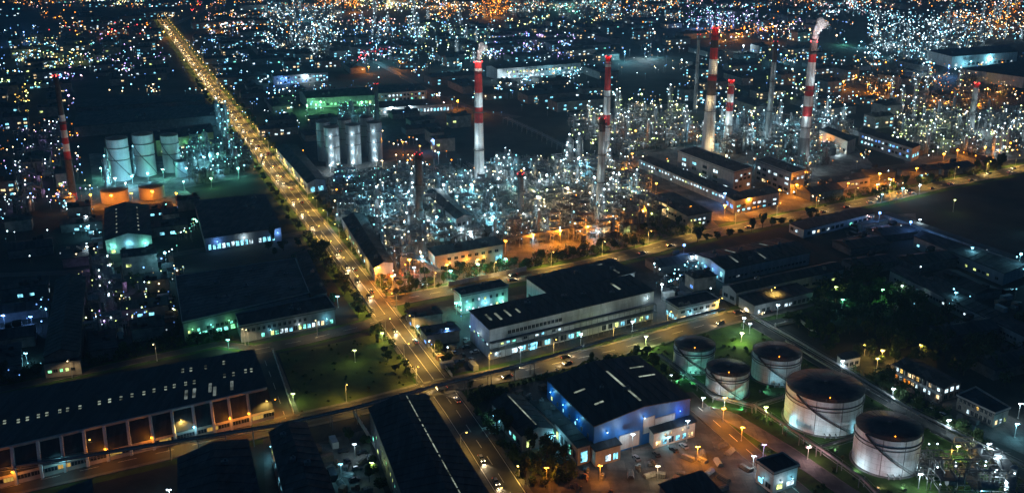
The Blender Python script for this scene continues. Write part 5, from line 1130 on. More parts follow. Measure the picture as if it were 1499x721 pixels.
for k in range(9):
    b = MB(); x, y = r.uniform(-14, 14), r.uniform(-12, 9); rr = r.uniform(1, 1.8); hh = r.uniform(6, 13)
    if k % 2: b.lathe(x, y, [(rr, .3), (rr, hh), (rr * .7, hh + .6), (.2, hh + .9)], 24, True)
    else: b.tube((x - 3, y, 5.5), (x + 3, y, 5.5), rr, n=20)
    b.build('vessel', M['metal'], root)
for k in range(90):
    p = Vector((r.uniform(-16, 16), r.uniform(-13, 10), r.uniform(1, 11))); rad = r.choice((.1, .16, .24))
    for s in range(4):
        ax = r.randint(0, 2); q = p.copy(); q[ax] += r.choice((-1, 1)) * r.uniform(2, 8); q.z = max(.5, min(12, q.z)); q.x = max(-17, min(17, q.x)); q.y = max(-14, min(11, q.y)); pb.tube(p, q, rad, n=8, caps=False); p = q
pb.build('pipework', M['pipe'], root)
for k in range(16): bl.ball(r.uniform(-15, 15), r.uniform(-12, 9), r.choice((3.5, 7.5, 10.5, 12)), 0.3)
x = bl.build('lamps', B('white'), root); x['kind'] = 'stuff'
for (x, y, z, c, p) in ((-10, -8, 7, 'warm', 1500), (8, -10, 6, 'white', 1800), (12, 4, 9, 'white', 1600), (-4, 5, 9, 'yellow', 1200), (0, -12, 3, 'cyan', 1200)): light(root, (x, y, z), CO[c], p, .25)

# ------------------------------------------------------------------ generic buildings
def gen_proto(seed, wx, wy, h, wallm, wc, lit, rows):
    r = random.Random(seed); root = empty('industrial_building', (0, 0, 0))
    b = MB(); b.box(0, 0, 0, wx, wy, h); b.build('wall', M[wallm], root)
    b = MB(); b.box(0, 0, h + 0.01, wx + 1, wy + 1, 0.4)
    if seed % 2: b.hexa([(-wx / 2, -wy / 2, h + .4), (wx / 2, -wy / 2, h + .4), (wx / 2, wy / 2, h + .4), (-wx / 2, wy / 2, h + .4)], [(-wx / 2, -.2, h + 2.5), (wx / 2, -.2, h + 2.5), (wx / 2, .2, h + 2.5), (-wx / 2, .2, h + 2.5)])
    for k in range(4): b.box(r.uniform(-wx / 2.3, wx / 2.3), r.uniform(-wy / 2.3, wy / 2.3), h + .4, 2.5, 2, 1.6 + 1.6 * (seed % 2))
    b.build('roof', M['roof2'], root)
    for side in (0, 1, 3):
        L = wx if side == 0 else wy; cnt = max(2, int(L / 5))
        for rw in range(rows):
            z = 1.2 + rw * 3.4
            for i in range(cnt):
                if r.random() > 0.75: continue
                f = (i + .5) / cnt - .5; on = r.random() < lit; c = r.choice(wc)
                if side == 0: loc, a = (f * wx, -wy / 2 - .04, z), 0
                elif side == 1: loc, a = (wx / 2 + .04, f * wy, z), math.pi / 2
                else: loc, a = (-wx / 2 - .04, f * wy, z), -math.pi / 2
                if on: link('window', window_mesh(2.6, 1.6, Wn(c), c), root, loc, a)
    return root
GP = [gen_proto(0, 24, 12, 6, 'wall_old', ['cyan', 'white'], .45, 1), gen_proto(1, 34, 16, 8, 'wall_stain', ['white', 'warm'], .4, 2), gen_proto(2, 18, 12, 10, 'wall_stain', ['warm', 'lime'], .5, 2),
      gen_proto(3, 44, 20, 8, 'wall_old', ['cyan', 'teal', 'white'], .3, 1), gen_proto(4, 14, 10, 7, 'wall_stain', ['purple', 'white', 'blue'], .5, 2), gen_proto(5, 28, 14, 5, 'wall_dark', ['warm'], .2, 1),
      gen_proto(6, 52, 24, 9, 'wall_old', ['white', 'cyan'], .3, 2), gen_proto(7, 20, 16, 12, 'wall_old', ['white', 'warm', 'cyan'], .5, 3)]
GD = ['low grey building', 'white gabled building', 'square cream building', 'long grey gabled building', 'small white block', 'dark low gabled building', 'broad grey hall', 'taller grey gabled block']
GW = [26, 36, 22, 47, 18, 31, 56, 26]
def put_gen(ch):
    def f(x, y):
        i = rnd.choice(ch); o = clone(GP[i], (x, y, 0), GA + rnd.choice((0, 0, math.pi / 2)) + rnd.uniform(-.04, .04), (rnd.uniform(.85, 1.15), rnd.uniform(.85, 1.2), rnd.uniform(.8, 1.1)))
        reg(o, GD[i], 'building', 'industrial buildings across the district')
    return f
tot = 0
GS = [([(0, 110), (100, 105), (130, 300), (0, 330)], 16, 30, [0, 1, 2, 4, 7]), ([(0, 320), (150, 310), (150, 390), (0, 395)], 9, 30, [0, 4, 5]), ([(0, 415), (75, 405), (60, 540), (0, 560)], 6, 26, [0, 5]),
      ([(130, 400), (250, 385), (270, 500), (140, 520)], 12, 20, [0, 2, 4]), ([(225, 300), (285, 300), (295, 370), (230, 375)], 4, 20, [0, 4]), ([(600, 470), (640, 465), (665, 500), (640, 520)], 2, 18, [4]),
      ([(960, 390), (1020, 380), (1060, 425), (975, 430)], 5, 22, [0, 4, 5]), ([(1190, 360), (1300, 335), (1330, 390), (1200, 400)], 5, 34, [5, 3]), ([(1330, 350), (1499, 400), (1499, 460), (1330, 400)], 6, 34, [5, 0]),
      ([(1350, 480), (1499, 500), (1499, 590), (1420, 560)], 3, 34, [5]), ([(1190, 270), (1330, 240), (1450, 235), (1350, 275), (1200, 295)], 8, 30, [1, 5, 0]),
      ([(330, 130), (440, 125), (460, 200), (400, 205)], 9, 36, [0, 1, 3, 5]), ([(440, 180), (480, 176), (470, 205), (445, 205)], 2, 26, [0]), ([(580, 165), (680, 175), (650, 225), (590, 215)], 6, 28, [0, 2, 5]),
      ([(20, 60), (230, 50), (240, 130), (20, 135)], 26, 42, [1, 2, 3, 5, 7]), ([(110, 20), (230, 20), (230, 50), (110, 50)], 8, 60, [1, 3, 6]), ([(300, 30), (400, 20), (400, 130), (330, 130)], 20, 44, [0, 1, 3, 6, 7]),
      ([(400, 60), (600, 60), (600, 110), (400, 105)], 22, 44, [0, 1, 3, 6, 7]), ([(600, 40), (900, 40), (900, 88), (600, 100)], 28, 52, [1, 3, 6, 7]), ([(650, 110), (880, 110), (860, 160), (700, 155)], 14, 46, [0, 5, 6]),
      ([(900, 20), (1200, 20), (1200, 60), (900, 70)], 16, 66, [1, 3, 6, 7]), ([(1000, 80), (1190, 70), (1230, 170), (1000, 170)], 20, 46, [0, 1, 3, 5, 7]), ([(1200, 90), (1370, 100), (1400, 160), (1220, 170)], 14, 44, [0, 1, 5, 7]),
      ([(1240, 150), (1330, 175), (1340, 240), (1260, 215)], 8, 34, [0, 5, 7]), ([(400, 5), (1499, 2), (1499, 12), (400, 12)], 26, 90, [3, 6]), ([(0, 2), (400, 2), (400, 20), (0, 25)], 10, 90, [3, 6])]
for poly, n, md, ch in GS: tot += scatter(poly, n, md, put_gen(ch), md * 0.42, road=md * .45)
for o in GP: bin_(o)

# ------------------------------------------------------------------ trees
def tree_proto(seed, h, cr, m, nleaf=1100, ls=0.42):
    r = random.Random(seed); root = empty('tree', (0, 0, 0)); b = MB()
    th = h * 0.38; b.tube((0, 0, 0), (r.uniform(-.2, .2), r.uniform(-.2, .2), th), 0.26, 0.17, n=7)
    cl = []
    for k in range(9):
        a = r.uniform(0, 6.28); d = r.uniform(0.25, 0.85) * cr; z = th + r.uniform(0.05, 0.85) * (h - th); e = Vector((d * math.cos(a), d * math.sin(a), z)); cl.append((e, r.uniform(0.32, 0.55) * cr))
        b.tube((0, 0, th * r.uniform(.7, 1)), e, 0.11, 0.03, n=5)
    cl.append((Vector((0, 0, h * .8)), cr * .5)); b.build('trunk', M['bark'], root)
    lf = MB()
    for k in range(nleaf):
        c, rad = r.choice(cl); v = Vector((r.gauss(0, 1), r.gauss(0, 1), r.gauss(0, .8))).normalized() * rad * (r.random() ** 0.4); p = c + v
        u = Vector((r.gauss(0, 1), r.gauss(0, 1), r.gauss(0, 1))).normalized(); w_ = u.cross(Vector((r.gauss(0, 1), r.gauss(0, 1), r.gauss(0, 1)))).normalized(); s = ls * r.uniform(.6, 1.4)
        lf.add([p - u * s, p + w_ * s * .6, p + u * s, p - w_ * s * .6], [(0, 1, 2, 3)])
    lf.build('crown', m, root); return root
TP = [tree_proto(1, 7.5, 3.0, M['leaf']), tree_proto(2, 9.5, 3.8, M['leaf2'], 1400), tree_proto(3, 6, 2.4, M['leaf3'], 800), tree_proto(4, 5, 2.6, M['leaf2'], 800)]
TD = ['rounded green tree', 'tall dark tree', 'slim olive tree', 'low bushy dark tree']
TN = [0]
def put_tree(ch=(0, 1, 2, 3), s0=.55, s1=1.2):
    def f(x, y):
        if TN[0] >= 298: return
        TN[0] += 1
        i = rnd.choice(ch); o = clone(TP[i], (x, y, 0), rnd.uniform(0, 6.28), (rnd.uniform(s0, s1), rnd.uniform(s0, s1), rnd.uniform(s0 * .9, s1))); reg(o, TD[i], 'tree', 'trees planted around the district')
    return f
pt = put_tree((0, 2, 3), .55, .9)
for off in (-12.5, 12.5):
    for q, a, f in along(AV, 11, off, 0, 0, 0.45):
        if rnd.random() < .9 and free(q.x, q.y, 1, 0.6): SPOTS.append((q.x, q.y, 5)); pt(q.x + rnd.uniform(-1.5, 1.5), q.y + rnd.uniform(-2, 2))
for px_, n_t in (([(735, 570), (760, 560), (745, 560)], 0),): pass
TS = [([(680, 408), (760, 385), (940, 352), (945, 360), (700, 405), (680, 415)], 22, 5, (0, 3)), ([(560, 440), (600, 400), (680, 400), (670, 418), (600, 434)], 12, 6, (0, 1, 3)),
      ([(1258, 562), (1290, 560), (1345, 600), (1335, 618), (1280, 585)], 26, 4.5, (0, 1, 3)), ([(1345, 600), (1410, 625), (1440, 650), (1420, 655), (1360, 620)], 14, 5, (0, 3)), ([(1240, 530), (1310, 510), (1370, 530), (1300, 535)], 14, 6, (0, 1)),
      ([(1150, 470), (1190, 460), (1230, 515), (1205, 518)], 12, 6, (1, 0)), ([(960, 540), (1000, 575), (1010, 585), (990, 560)], 7, 4, (0, 3)), ([(1015, 590), (1050, 600), (1100, 650), (1085, 655)], 8, 4, (3, 2)),
      ([(690, 600), (770, 650), (850, 680), (840, 710), (760, 710), (720, 660)], 20, 6, (0, 1, 3)), ([(5, 712), (400, 618), (405, 628), (5, 722)], 24, 5, (3, 1)), ([(150, 500), (320, 470), (330, 500), (160, 530)], 22, 7, (1, 3, 0)),
      ([(0, 540), (60, 540), (60, 560), (0, 572)], 6, 7, (1, 3)), ([(1000, 350), (1200, 315), (1210, 320), (1010, 358)], 14, 7, (1, 3)), ([(1200, 302), (1460, 240), (1480, 250), (1210, 310)], 18, 7, (0, 1)), ([(640, 560), (700, 570), (740, 575), (700, 600), (650, 590)], 7, 5, (2, 3)),
      ([(510, 640), (545, 650), (580, 721), (540, 721)], 6, 5, (0, 3)), ([(810, 560), (930, 520), (960, 545), (1000, 505), (930, 512)], 6, 5, (3, 0)), ([(1210, 425), (1330, 405), (1350, 430), (1250, 455)], 8, 8, (1, 0)), ([(370, 350), (470, 360), (540, 460), (500, 460)], 14, 7, (1, 3)),
      ([(930, 335), (1030, 322), (1040, 335), (940, 352)], 8, 7, (1, 3))]
for poly, n, md, ch in TS: scatter(poly, n, md, put_tree(ch, .5, 1.15), 1.5, road=1.2)
def shrubs(label, poly_px, n, seed, h0=1.0, h1=3.2):
    r = random.Random(seed); P2 = [(p.x, p.y) for p in [W(*q) for q in poly_px]]; b = MB()
    x0, x1 = min(p[0] for p in P2), max(p[0] for p in P2); y0, y1 = min(p[1] for p in P2), max(p[1] for p in P2); k = 0
    for _ in range(n * 30):
        if k >= n: break
        x, y = r.uniform(x0, x1), r.uniform(y0, y1)
        if not inpoly(P2, x, y) or not free(x, y, 1.0, 0.9): continue
        k += 1; hh = r.uniform(h0, h1); cr = hh * r.uniform(.5, .8); b.cur = r.choice((0, 0, 1, 2))
        for q in range(46):
            v = Vector((r.gauss(0, 1), r.gauss(0, 1), r.gauss(0, .8))).normalized() * cr * (r.random() ** .4); p = Vector((x, y, hh * .55)) + v; p.z = max(.1, p.z)
            u = Vector((r.gauss(0, 1), r.gauss(0, 1), r.gauss(0, 1))).normalized(); w_ = u.cross(Vector((r.gauss(0, 1), r.gauss(0, 1), r.gauss(0, 1)))).normalized(); z = r.uniform(.25, .6)
            b.add([p - u * z, p + w_ * z * .6, p + u * z, p - w_ * z * .6], [(0, 1, 2, 3)])
    if b.v: tag(b.build('shrubbery', [M['leaf'], M['leaf2'], M['leaf3']]), label, 'shrubs', kind='stuff')
shrubs('thick shrubs between the orange refinery yard and the upper cross road', [(570, 432), (680, 392), (760, 378), (950, 340), (1035, 322), (1040, 332), (945, 358), (740, 400), (660, 416), (580, 434)], 230, 21, 1.2, 4.5)
shrubs('shrubs along the upper cross road at the right', [(1200, 292), (1330, 272), (1470, 238), (1475, 246), (1330, 282), (1205, 303)], 90, 22, 1.2, 4)
shrubs('low shrubs on the left verge of the avenue', [(452, 338), (520, 418), (612, 548), (604, 552), (505, 420), (440, 340)], 130, 23)
shrubs('low shrubs on the right verge of the avenue', [(480, 322), (490, 320), (570, 425), (562, 430)], 60, 24)
shrubs('shrubs on the verges of the avenue near the white factory', [(585, 460), (595, 455), (672, 545), (660, 550)], 50, 25, .8, 2.2)
shrubs('shrubs between the lower cross road and the blue factory', [(680, 575), (760, 560), (930, 515), (932, 522), (800, 555), (700, 590)], 80, 26, .8, 2.6)
shrubs('shrubs beside the tank farm edge of the orange road', [(1005, 575), (1035, 598), (1105, 652), (1098, 656), (1030, 606)], 70, 27, .8, 2.4)
shrubs('bushes around the warm-lit house row', [(1245, 545), (1300, 545), (1380, 600), (1450, 650), (1420, 655), (1340, 620), (1255, 562)], 120, 28, 1, 3.5)
shrubs('bushes under the trees beside the lower avenue', [(690, 600), (760, 640), (850, 680), (830, 712), (760, 712), (715, 660)], 90, 29, 1, 3.2)
shrubs('dark bushes behind the ribbed warehouse', [(0, 545), (140, 520), (320, 480), (340, 495), (200, 528), (0, 565)], 130, 30, 1, 4)
shrubs('bushes left of the pale-roofed warehouse', [(130, 395), (250, 385), (262, 480), (180, 500)], 70, 31, 1, 3)
shrubs('weeds and low bushes growing over the grass field', [(408, 517), (475, 505), (560, 486), (600, 562), (520, 588), (440, 604)], 60, 33, .2, .7)
shrubs('low bushes on the lawn around the white tanks', [(930, 515), (1075, 476), (1110, 480), (1240, 556), (1420, 665), (1380, 740), (1180, 740), (1010, 590)], 130, 34, .4, 1.5)
# the dark wood: too many crowns to count
wr = random.Random(4); wb = MB(); poly = [(p.x, p.y) for p in [W(*q) for q in [(1170, 455), (1230, 400), (1300, 400), (1420, 460), (1600, 500), (1600, 600), (1499, 590), (1400, 545), (1340, 515), (1240, 500)]]]
x0, x1 = min(p[0] for p in poly), max(p[0] for p in poly); y0, y1 = min(p[1] for p in poly), max(p[1] for p in poly); cnt = 0
while cnt < 430:
    x, y = wr.uniform(x0, x1), wr.uniform(y0, y1); cnt += 1
    if not inpoly(poly, x, y) or not free(x, y, 4, 4): continue
    hh = wr.uniform(4, 10); cr = wr.uniform(2, 4.2); wb.cur = 1; wb.tube((x, y, 0), (x, y, hh * .6), 0.2, n=4, caps=False); wb.cur = 0
    for k in range(90):
        v = Vector((wr.gauss(0, 1), wr.gauss(0, 1), wr.gauss(0, .7))).normalized() * cr * (wr.random() ** .4); p = Vector((x, y, hh * .65)) + v
        u = Vector((wr.gauss(0, 1), wr.gauss(0, 1), wr.gauss(0, 1))).normalized(); w_ = u.cross(Vector((wr.gauss(0, 1), wr.gauss(0, 1), wr.gauss(0, 1)))).normalized(); s = wr.uniform(.5, 1)
        wb.add([p - u * s, p + w_ * s * .7, p + u * s, p - w_ * s * .7], [(0, 1, 2, 3)])
tag(wb.build('woodland', [M['leaf2'], M['bark']]), 'dark woodland filling the unlit plot at the right', 'woodland', kind='stuff')
for o in TP: bin_(o)

# ------------------------------------------------------------------ cars
def car_proto(m, lights):
    root = empty('car', (0, 0, 0)); b = MB()
    def prism(prof, w0, w1):
        n_ = len(prof); b.add([(x, -w0, z) for x, z in prof] + [(x, w0, z) for x, z in prof], [tuple(range(n_)), tuple(range(2 * n_ - 1, n_ - 1, -1))] + [(i, i + n_, (i + 1) % n_ + n_, (i + 1) % n_) for i in range(n_)])
    prism([(-2.15, .35), (-2.2, .85), (-1.9, 1.0), (1.0, 1.0), (2.05, .85), (2.2, .6), (2.15, .35)], .86, .86); b.build('body', M[m], root)
    b = MB(); b.hexa([(-1.8, -.78, 1.0), (.9, -.78, 1.0), (.9, .78, 1.0), (-1.8, .78, 1.0)], [(-1.4, -.62, 1.48), (.3, -.62, 1.48), (.3, .62, 1.48), (-1.4, .62, 1.48)]); cb_ = b.build('cabin', M['glass'], root)
    b = MB(); b.box(-.55, 0, 1.485, 1.7, 1.2, .05); b.build('roof', M[m], root)
    for x in (-1.35, 1.35):
        for y in (-.8, .8): b = MB(); b.tube((x, y - .1, .33), (x, y + .1, .33), .33, n=12); b.build('wheel', M['rubber'], root)
    for y in (-.6, .6):
        b = MB(); b.ball(2.2, y, .68, .19 if lights else .1); b.build('headlight', MATS['headlight'] if lights else M['trim'], root)
        b = MB(); b.ball(-2.2, y, .8, .13 if lights else .1); b.build('taillight', MATS['taillight'] if lights else M['red'], root)
    if lights: light(root, (2.6, 0, .8), (1, .74, .42), 3200, .15, 80, (R(78), 0, R(-90)))
    return root
CN = ['white', 'silver', 'dark', 'red']; CM = ['carwhite', 'carsilver', 'cardark', 'carred']
PC = (0, 1, 1, 2, 2, 2, 2, 2, 1)
CL = [car_proto(m, True) for m in CM]; CQ = [car_proto(m, False) for m in CM]
def drive(pts, off, gap, flip, start=0.0, end=1.0, p=.6):
    for q, a, f in along(pts, gap, off, 0, 0, start, end):
        if rnd.random() > p: continue
        i = rnd.choice(PC); i0 = f; d = None
        # travel direction
        best = min(range(len(pts) - 1), key=lambda k: ((pts[k] + pts[k + 1]) / 2 - q).length); d = (pts[best + 1] - pts[best]).normalized() * (-1 if flip else 1)
        o = clone(CL[i], (q.x, q.y, .09), math.atan2(d.y, d.x)); reg(o, '%s car with lit headlights' % CN[i], 'car', 'cars driving on the roads')
drive(AV, -1.5, 24, False, .05, .97, .5); drive(AV, -4.2, 30, False, .05, .97, .4)     # towards the camera (left lanes)
drive(AV, 1.5, 36, True, .05, .97, .4); drive(AV, 4.2, 50, True, .1, .97, .3)
drive(AVL, -2.8, 17, False, .05, .95, .6); drive(AVL, 2.8, 24, True, .05, .9, .4)
drive(R1, 3, 26, False, .35, .95, .4); drive(R1, -3, 30, True, .3, .95, .4); drive(R2, 3, 30, True, .1, .95, .4); drive(R2, -3, 22, False, .1, .95, .5)
def put_car(x, y):
    i = rnd.choice(PC); o = clone(CQ[i], (x, y, .03), GA + rnd.choice((0, math.pi, math.pi / 2)) + rnd.uniform(-.1, .1)); reg(o, '%s parked car' % CN[i], 'car', 'parked cars in the yards')
for poly, n in (([(920, 660), (1010, 640), (1020, 650), (930, 675)], 4), ([(20, 700), (400, 612), (402, 618), (20, 710)], 16), ([(620, 400), (560, 410), (570, 430), (620, 420)], 8), ([(500, 660), (535, 650), (560, 700), (520, 710)], 6), ([(610, 480), (690, 500), (700, 530), (650, 535)], 8),
                ([(1310, 575), (1390, 610), (1380, 615), (1300, 580)], 7), ([(975, 400), (1040, 410), (1040, 425), (980, 430)], 8), ([(1270, 335), (1330, 338), (1330, 345), (1270, 345)], 8), ([(385, 520), (400, 520), (412, 600), (398, 600)], 4)):
    scatter(poly, n, 4.5, put_car, 1.6, road=1.5)
for o in CL + CQ: bin_(o)

# yard clutter: containers and crates
def cont_proto(m):
    b = MB(); b.box(0, 0, 0, 6, 2.4, 2.5)
    for k in range(20): b.box(-2.85 + k * .3, -1.23, .15, .12, .06, 2.2); b.box(-2.85 + k * .3, 1.23, .15, .12, .06, 2.2)
    for x in (-3, 3): b.box(x * 1.0, 0, 0, .14, 2.5, 2.6)
    b.box(3.1, .3, .2, .06, .08, 2.1); b.box(3.1, -.3, .2, .06, .08, 2.1)
    return b.mesh('shipping_container', m)
CT = [cont_proto(M['cardark']), cont_proto(M['brick']), cont_proto(M['wall_grey']), cont_proto(M['wall_white'])]
def put_cont(x, y):
    i = rnd.randrange(4); o = link('shipping_container', CT[i], None, (x, y, .03), GA + rnd.choice((0, math.pi / 2)) + rnd.uniform(-.05, .05)); reg(o, '%s shipping container' % ('dark', 'rust-brown', 'grey', 'white')[i], 'container', 'shipping containers in the yards')
for poly, n in (([(600, 460), (690, 500), (700, 540), (650, 540)], 12), ([(960, 385), (1010, 375), (1060, 430), (975, 440)], 14), ([(490, 270), (600, 262), (580, 300), (510, 310)], 8), ([(130, 330), (150, 325), (150, 390), (125, 395)], 8), ([(1240, 330), (1330, 325), (1335, 345), (1250, 350)], 8),
                ([(230, 380), (260, 380), (265, 480), (235, 490)], 10), ([(1350, 390), (1480, 430), (1480, 460), (1350, 410)], 10), ([(450, 650), (520, 640), (540, 700), (480, 710)], 6)):
    scatter(poly, n, 7, put_cont, 3, road=2)

def crate_proto(seed):
    r = random.Random(seed); b = MB(); z = 0
    if seed % 3 == 0:
        for l in range(r.randint(2, 4)):
            for k in range(4): b.box(-1.2 + k * .8, r.uniform(-.1, .1), z, .7, 2.2, .55)
            z += .6
    elif seed % 3 == 1:
        for l in range(3):
            for k in range(5 - l): b.tube((-2.5, -1 + k * .5 + l * .25, .25 + l * .43), (2.5, -1 + k * .5 + l * .25, .25 + l * .43), .24, n=8)
    else:
        for k in range(5): x, y = r.uniform(-1.6, 1.6), r.uniform(-1.4, 1.4); b.lathe(x, y, [(.4, 0), (.4, 1.1), (.38, 1.12)], 10, True)
        b.box(0, 0, 0.01, 1.4, 1.2, 1.6); b.box(.1, 0, 1.62, 1.0, .9, .5)
    return b.mesh('goods', M[('steel', 'pipe', 'brick', 'wall_old')[seed % 4]])
KR = [crate_proto(i) for i in range(8)]
def put_crate(x, y):
    i = rnd.randrange(8); o = link(('crate_stack', 'pipe_stack', 'drum_cluster')[i % 3], KR[i], None, (x, y, .04), rnd.uniform(0, 3.1)); reg(o, ('stack of crates', 'stack of pipes', 'cluster of drums')[i % 3], 'stored goods', 'goods stored in the open yards')
for poly, n in (([(800, 700), (900, 672), (1020, 640), (1075, 650), (1100, 680), (1060, 730), (810, 740)], 26), ([(600, 465), (690, 500), (700, 540), (650, 545)], 20), ([(460, 650), (530, 635), (560, 720), (490, 720)], 14), ([(965, 395), (1020, 385), (1060, 430), (975, 440)], 24), ([(1240, 330), (1335, 325), (1340, 348), (1250, 350)], 12),
                ([(720, 580), (860, 550), (800, 600), (740, 620)], 10), ([(10, 706), (395, 616), (400, 622), (10, 716)], 14), ([(1300, 560), (1380, 590), (1460, 630), (1440, 640)], 10), ([(560, 400), (640, 400), (640, 420), (570, 430)], 10), ([(1350, 400), (1490, 440), (1490, 455), (1350, 410)], 10)):
    scatter(poly, n, 3.5, put_crate, 1.2, road=1.2)
# ------------------------------------------------------------------ haze
HZ = 0.00013
if HZ:
    b = MB(); b.hexa([(-2600, -60, -1), (2600, -60, -1), (2600, 3400, -1), (-2600, 3400, -1)], [(-2600, -60, 215), (2600, -60, 215), (2600, 3400, 215), (-2600, 3400, 215)])
    m = bpy.data.materials.new('haze'); m.use_nodes = True; t = m.node_tree; t.nodes.clear()
    v = t.nodes.new('ShaderNodeVolumePrincipled'); o = t.nodes.new('ShaderNodeOutputMaterial'); v.inputs['Density'].default_value = HZ
    v.inputs['Color'].default_value = (0.28, 0.68, 1.0, 1); v.inputs['Anisotropy'].default_value = 0.3
    t.links.new(v.outputs[0], o.inputs['Volume']); hz = b.build('haze', m); tag(hz, 'thin blue night haze over the whole district', 'haze', kind='stuff')
# ------------------------------------------------------------------ far lights: many poles with lamps
def lights_field(name, label, specs, seed, ht=(3, 9), rad=(.15, .33)):
    r = random.Random(seed); b = MB(); cols = []
    for (x0, y0, x1, y1, n, cs) in specs:
        for c in cs:
            if c not in cols: cols.append(c)
    mats = [M['pole']] + [B(c) for c in cols] + [Dm(c) for c in cols] + [Fm(c) for c in cols]
    for (x0, y0, x1, y1, n, cs) in specs:
        n = int(n * (2.2 if seed == 1 else 1.5)); cl = [(r.uniform(x0, x1), r.uniform(y0, y1), r.choice((0, 0, 1))) for _ in range(max(2, n // 9))]
        for k in range(n):
            if r.random() < .6: a = r.choice(cl); u = r.gauss(0, 1); x, y = (a[0] + r.gauss(0, 4), a[1] + r.gauss(0, 1.6)) if a[2] == 0 else (a[0] + 11 * u, a[1] - 1.6 * u)
            else: x, y = r.uniform(x0, x1), r.uniform(y0, y1)
            if y < 0: y = r.uniform(0, 4)
            p = W(x, y); z = r.uniform(*ht); c = r.choice(cs)
            if not free(p.x, p.y, 0.5, .5): continue
            s = min(2.6, max(1.0, p.y / 620.0)); q = r.random(); s *= 1.5 if q > .93 else 1.0
            b.cur = 0; b.tube((p.x, p.y, 0), (p.x, p.y, z), .08, n=3, caps=False)
            ci = cols.index(c); b.cur = 1 + ci + len(cols) * r.choice((0, 0, 1, 1, 1, 2))
            b.ball(p.x, p.y, z, r.uniform(*rad) * s)
    return tag(b.build(name, mats), label, 'lights', kind='stuff')
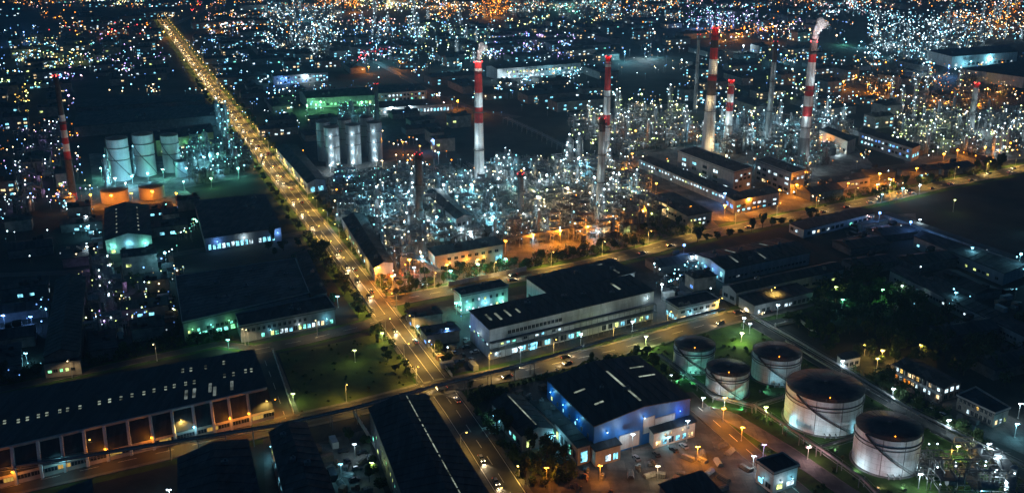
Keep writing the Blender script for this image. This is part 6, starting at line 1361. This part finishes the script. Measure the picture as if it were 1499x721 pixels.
lights_field('distant_lamps', 'mixed white, orange and violet lamps spread over the far district', [
    (0, 0, 1499, 14, 420, ['orange', 'warm', 'orange', 'pink']), (300, 10, 1499, 60, 300, ['white', 'warm', 'orange', 'cyan', 'blue']), (0, 60, 1499, 120, 260, ['white', 'cyan', 'blue', 'warm']), (380, 120, 1499, 175, 110, ['cyan', 'blue', 'warm']), (1200, 95, 1499, 165, 110, ['orange', 'orange', 'warm']), (1040, 40, 1200, 60, 60, ['orange', 'warm']), (0, 0, 110, 8, 14, ['orange']), (60, 5, 125, 30, 12, ['orange', 'warm']), (125, 0, 210, 9, 46, ['white', 'warm', 'lime']), (20, 56, 125, 100, 110, ['lime', 'warm', 'cyan', 'yellow']), (85, 38, 220, 58, 70, ['orange', 'warm', 'red', 'white']),
    (0, 40, 60, 100, 34, ['cyan', 'white', 'blue']), (120, 60, 240, 110, 70, ['cyan', 'white', 'warm', 'purple']), (225, 22, 290, 30, 16, ['warm']), (278, 4, 296, 22, 10, ['red', 'orange']), (300, 24, 385, 54, 130, ['orange', 'warm', 'white', 'pink']),
    (300, 50, 400, 100, 60, ['cyan', 'white', 'blue']), (385, 3, 500, 80, 260, ['white', 'cyan', 'white', 'warm']), (450, 0, 530, 16, 100, ['orange', 'orange', 'warm']), (520, 0, 600, 20, 90, ['warm', 'white', 'lime']), (480, 34, 610, 40, 30, ['orange', 'pink']),
    (480, 40, 610, 100, 110, ['white', 'cyan', 'blue']), (525, 74, 560, 96, 26, ['purple', 'red', 'pink']), (600, 0, 700, 18, 120, ['warm', 'white', 'orange']), (700, 0, 745, 26, 110, ['orange']), (620, 15, 700, 32, 40, ['orange', 'warm']), (745, 0, 880, 22, 220, ['teal', 'white', 'warm', 'cyan']),
    (880, 0, 1000, 34, 150, ['white', 'warm', 'cyan', 'orange']), (600, 30, 720, 104, 150, ['white', 'cyan', 'lime']), (715, 55, 840, 90, 130, ['blue', 'purple', 'white']), (720, 30, 900, 45, 50, ['lime', 'warm', 'cyan']), (750, 102, 870, 120, 60, ['white', 'cyan']),
    (1005, 12, 1105, 40, 120, ['white', 'cyan', 'purple']), (1010, 46, 1110, 58, 40, ['orange']), (1105, 34, 1200, 62, 60, ['purple', 'orange', 'white', 'pink']), (1100, 0, 1200, 6, 30, ['orange', 'pink']), (1200, 3, 1290, 26, 130, ['white', 'pink', 'cyan']), (1290, 0, 1420, 8, 40, ['orange', 'warm']),
    (1270, 20, 1420, 92, 330, ['white', 'cyan', 'white']), (1380, 22, 1499, 38, 80, ['orange', 'orange', 'warm']), (1400, 40, 1499, 62, 70, ['white', 'warm', 'cyan']), (1440, 0, 1499, 20, 30, ['orange', 'white'])], 1)
lights_field('yard_lamps', 'small lamps scattered among the middle distance plants', [
    (1000, 70, 1200, 180, 190, ['white', 'lime', 'cyan', 'warm']), (1200, 85, 1400, 160, 150, ['white', 'warm', 'orange', 'cyan']), (1300, 160, 1499, 230, 170, ['white', 'warm', 'lime']), (1380, 220, 1499, 240, 40, ['orange', 'warm']), (0, 105, 100, 140, 30, ['lime', 'cyan']), (30, 125, 42, 180, 20, ['lime', 'yellow']),
    (85, 100, 110, 180, 40, ['purple', 'pink', 'blue']), (0, 180, 130, 300, 150, ['purple', 'white', 'blue', 'orange', 'warm']), (0, 300, 150, 390, 40, ['cyan', 'white']), (110, 370, 270, 490, 90, ['white', 'lime', 'warm', 'blue']), (150, 130, 340, 165, 30, ['warm', 'cyan']), (330, 90, 480, 210, 90, ['cyan', 'white', 'blue']), (225, 300, 290, 370, 26, ['lime', 'teal', 'white']),
    (400, 145, 660, 165, 70, ['green', 'cyan', 'white']), (430, 175, 660, 250, 46, ['warm', 'white', 'orange']), (690, 118, 900, 150, 46, ['white', 'cyan', 'warm']), (830, 140, 1030, 230, 110, ['white', 'warm', 'lime']), (900, 230, 1060, 300, 60, ['orange', 'warm', 'white', 'lime']), (1090, 230, 1320, 300, 90, ['white', 'warm', 'orange']), (480, 270, 620, 330, 50, ['cyan', 'white', 'blue']),
    (960, 380, 1060, 430, 26, ['white', 'cyan']), (590, 455, 700, 520, 14, ['white', 'blue']), (1240, 325, 1345, 348, 16, ['white', 'pink']), (0, 440, 70, 560, 24, ['cyan', 'blue']), (1330, 380, 1499, 460, 14, ['white', 'cyan']), (560, 385, 640, 430, 18, ['orange', 'red', 'white'])], 2, (2, 7), (.22, .42))
for o in list(LP.values()): bin_(o)
write_labels()
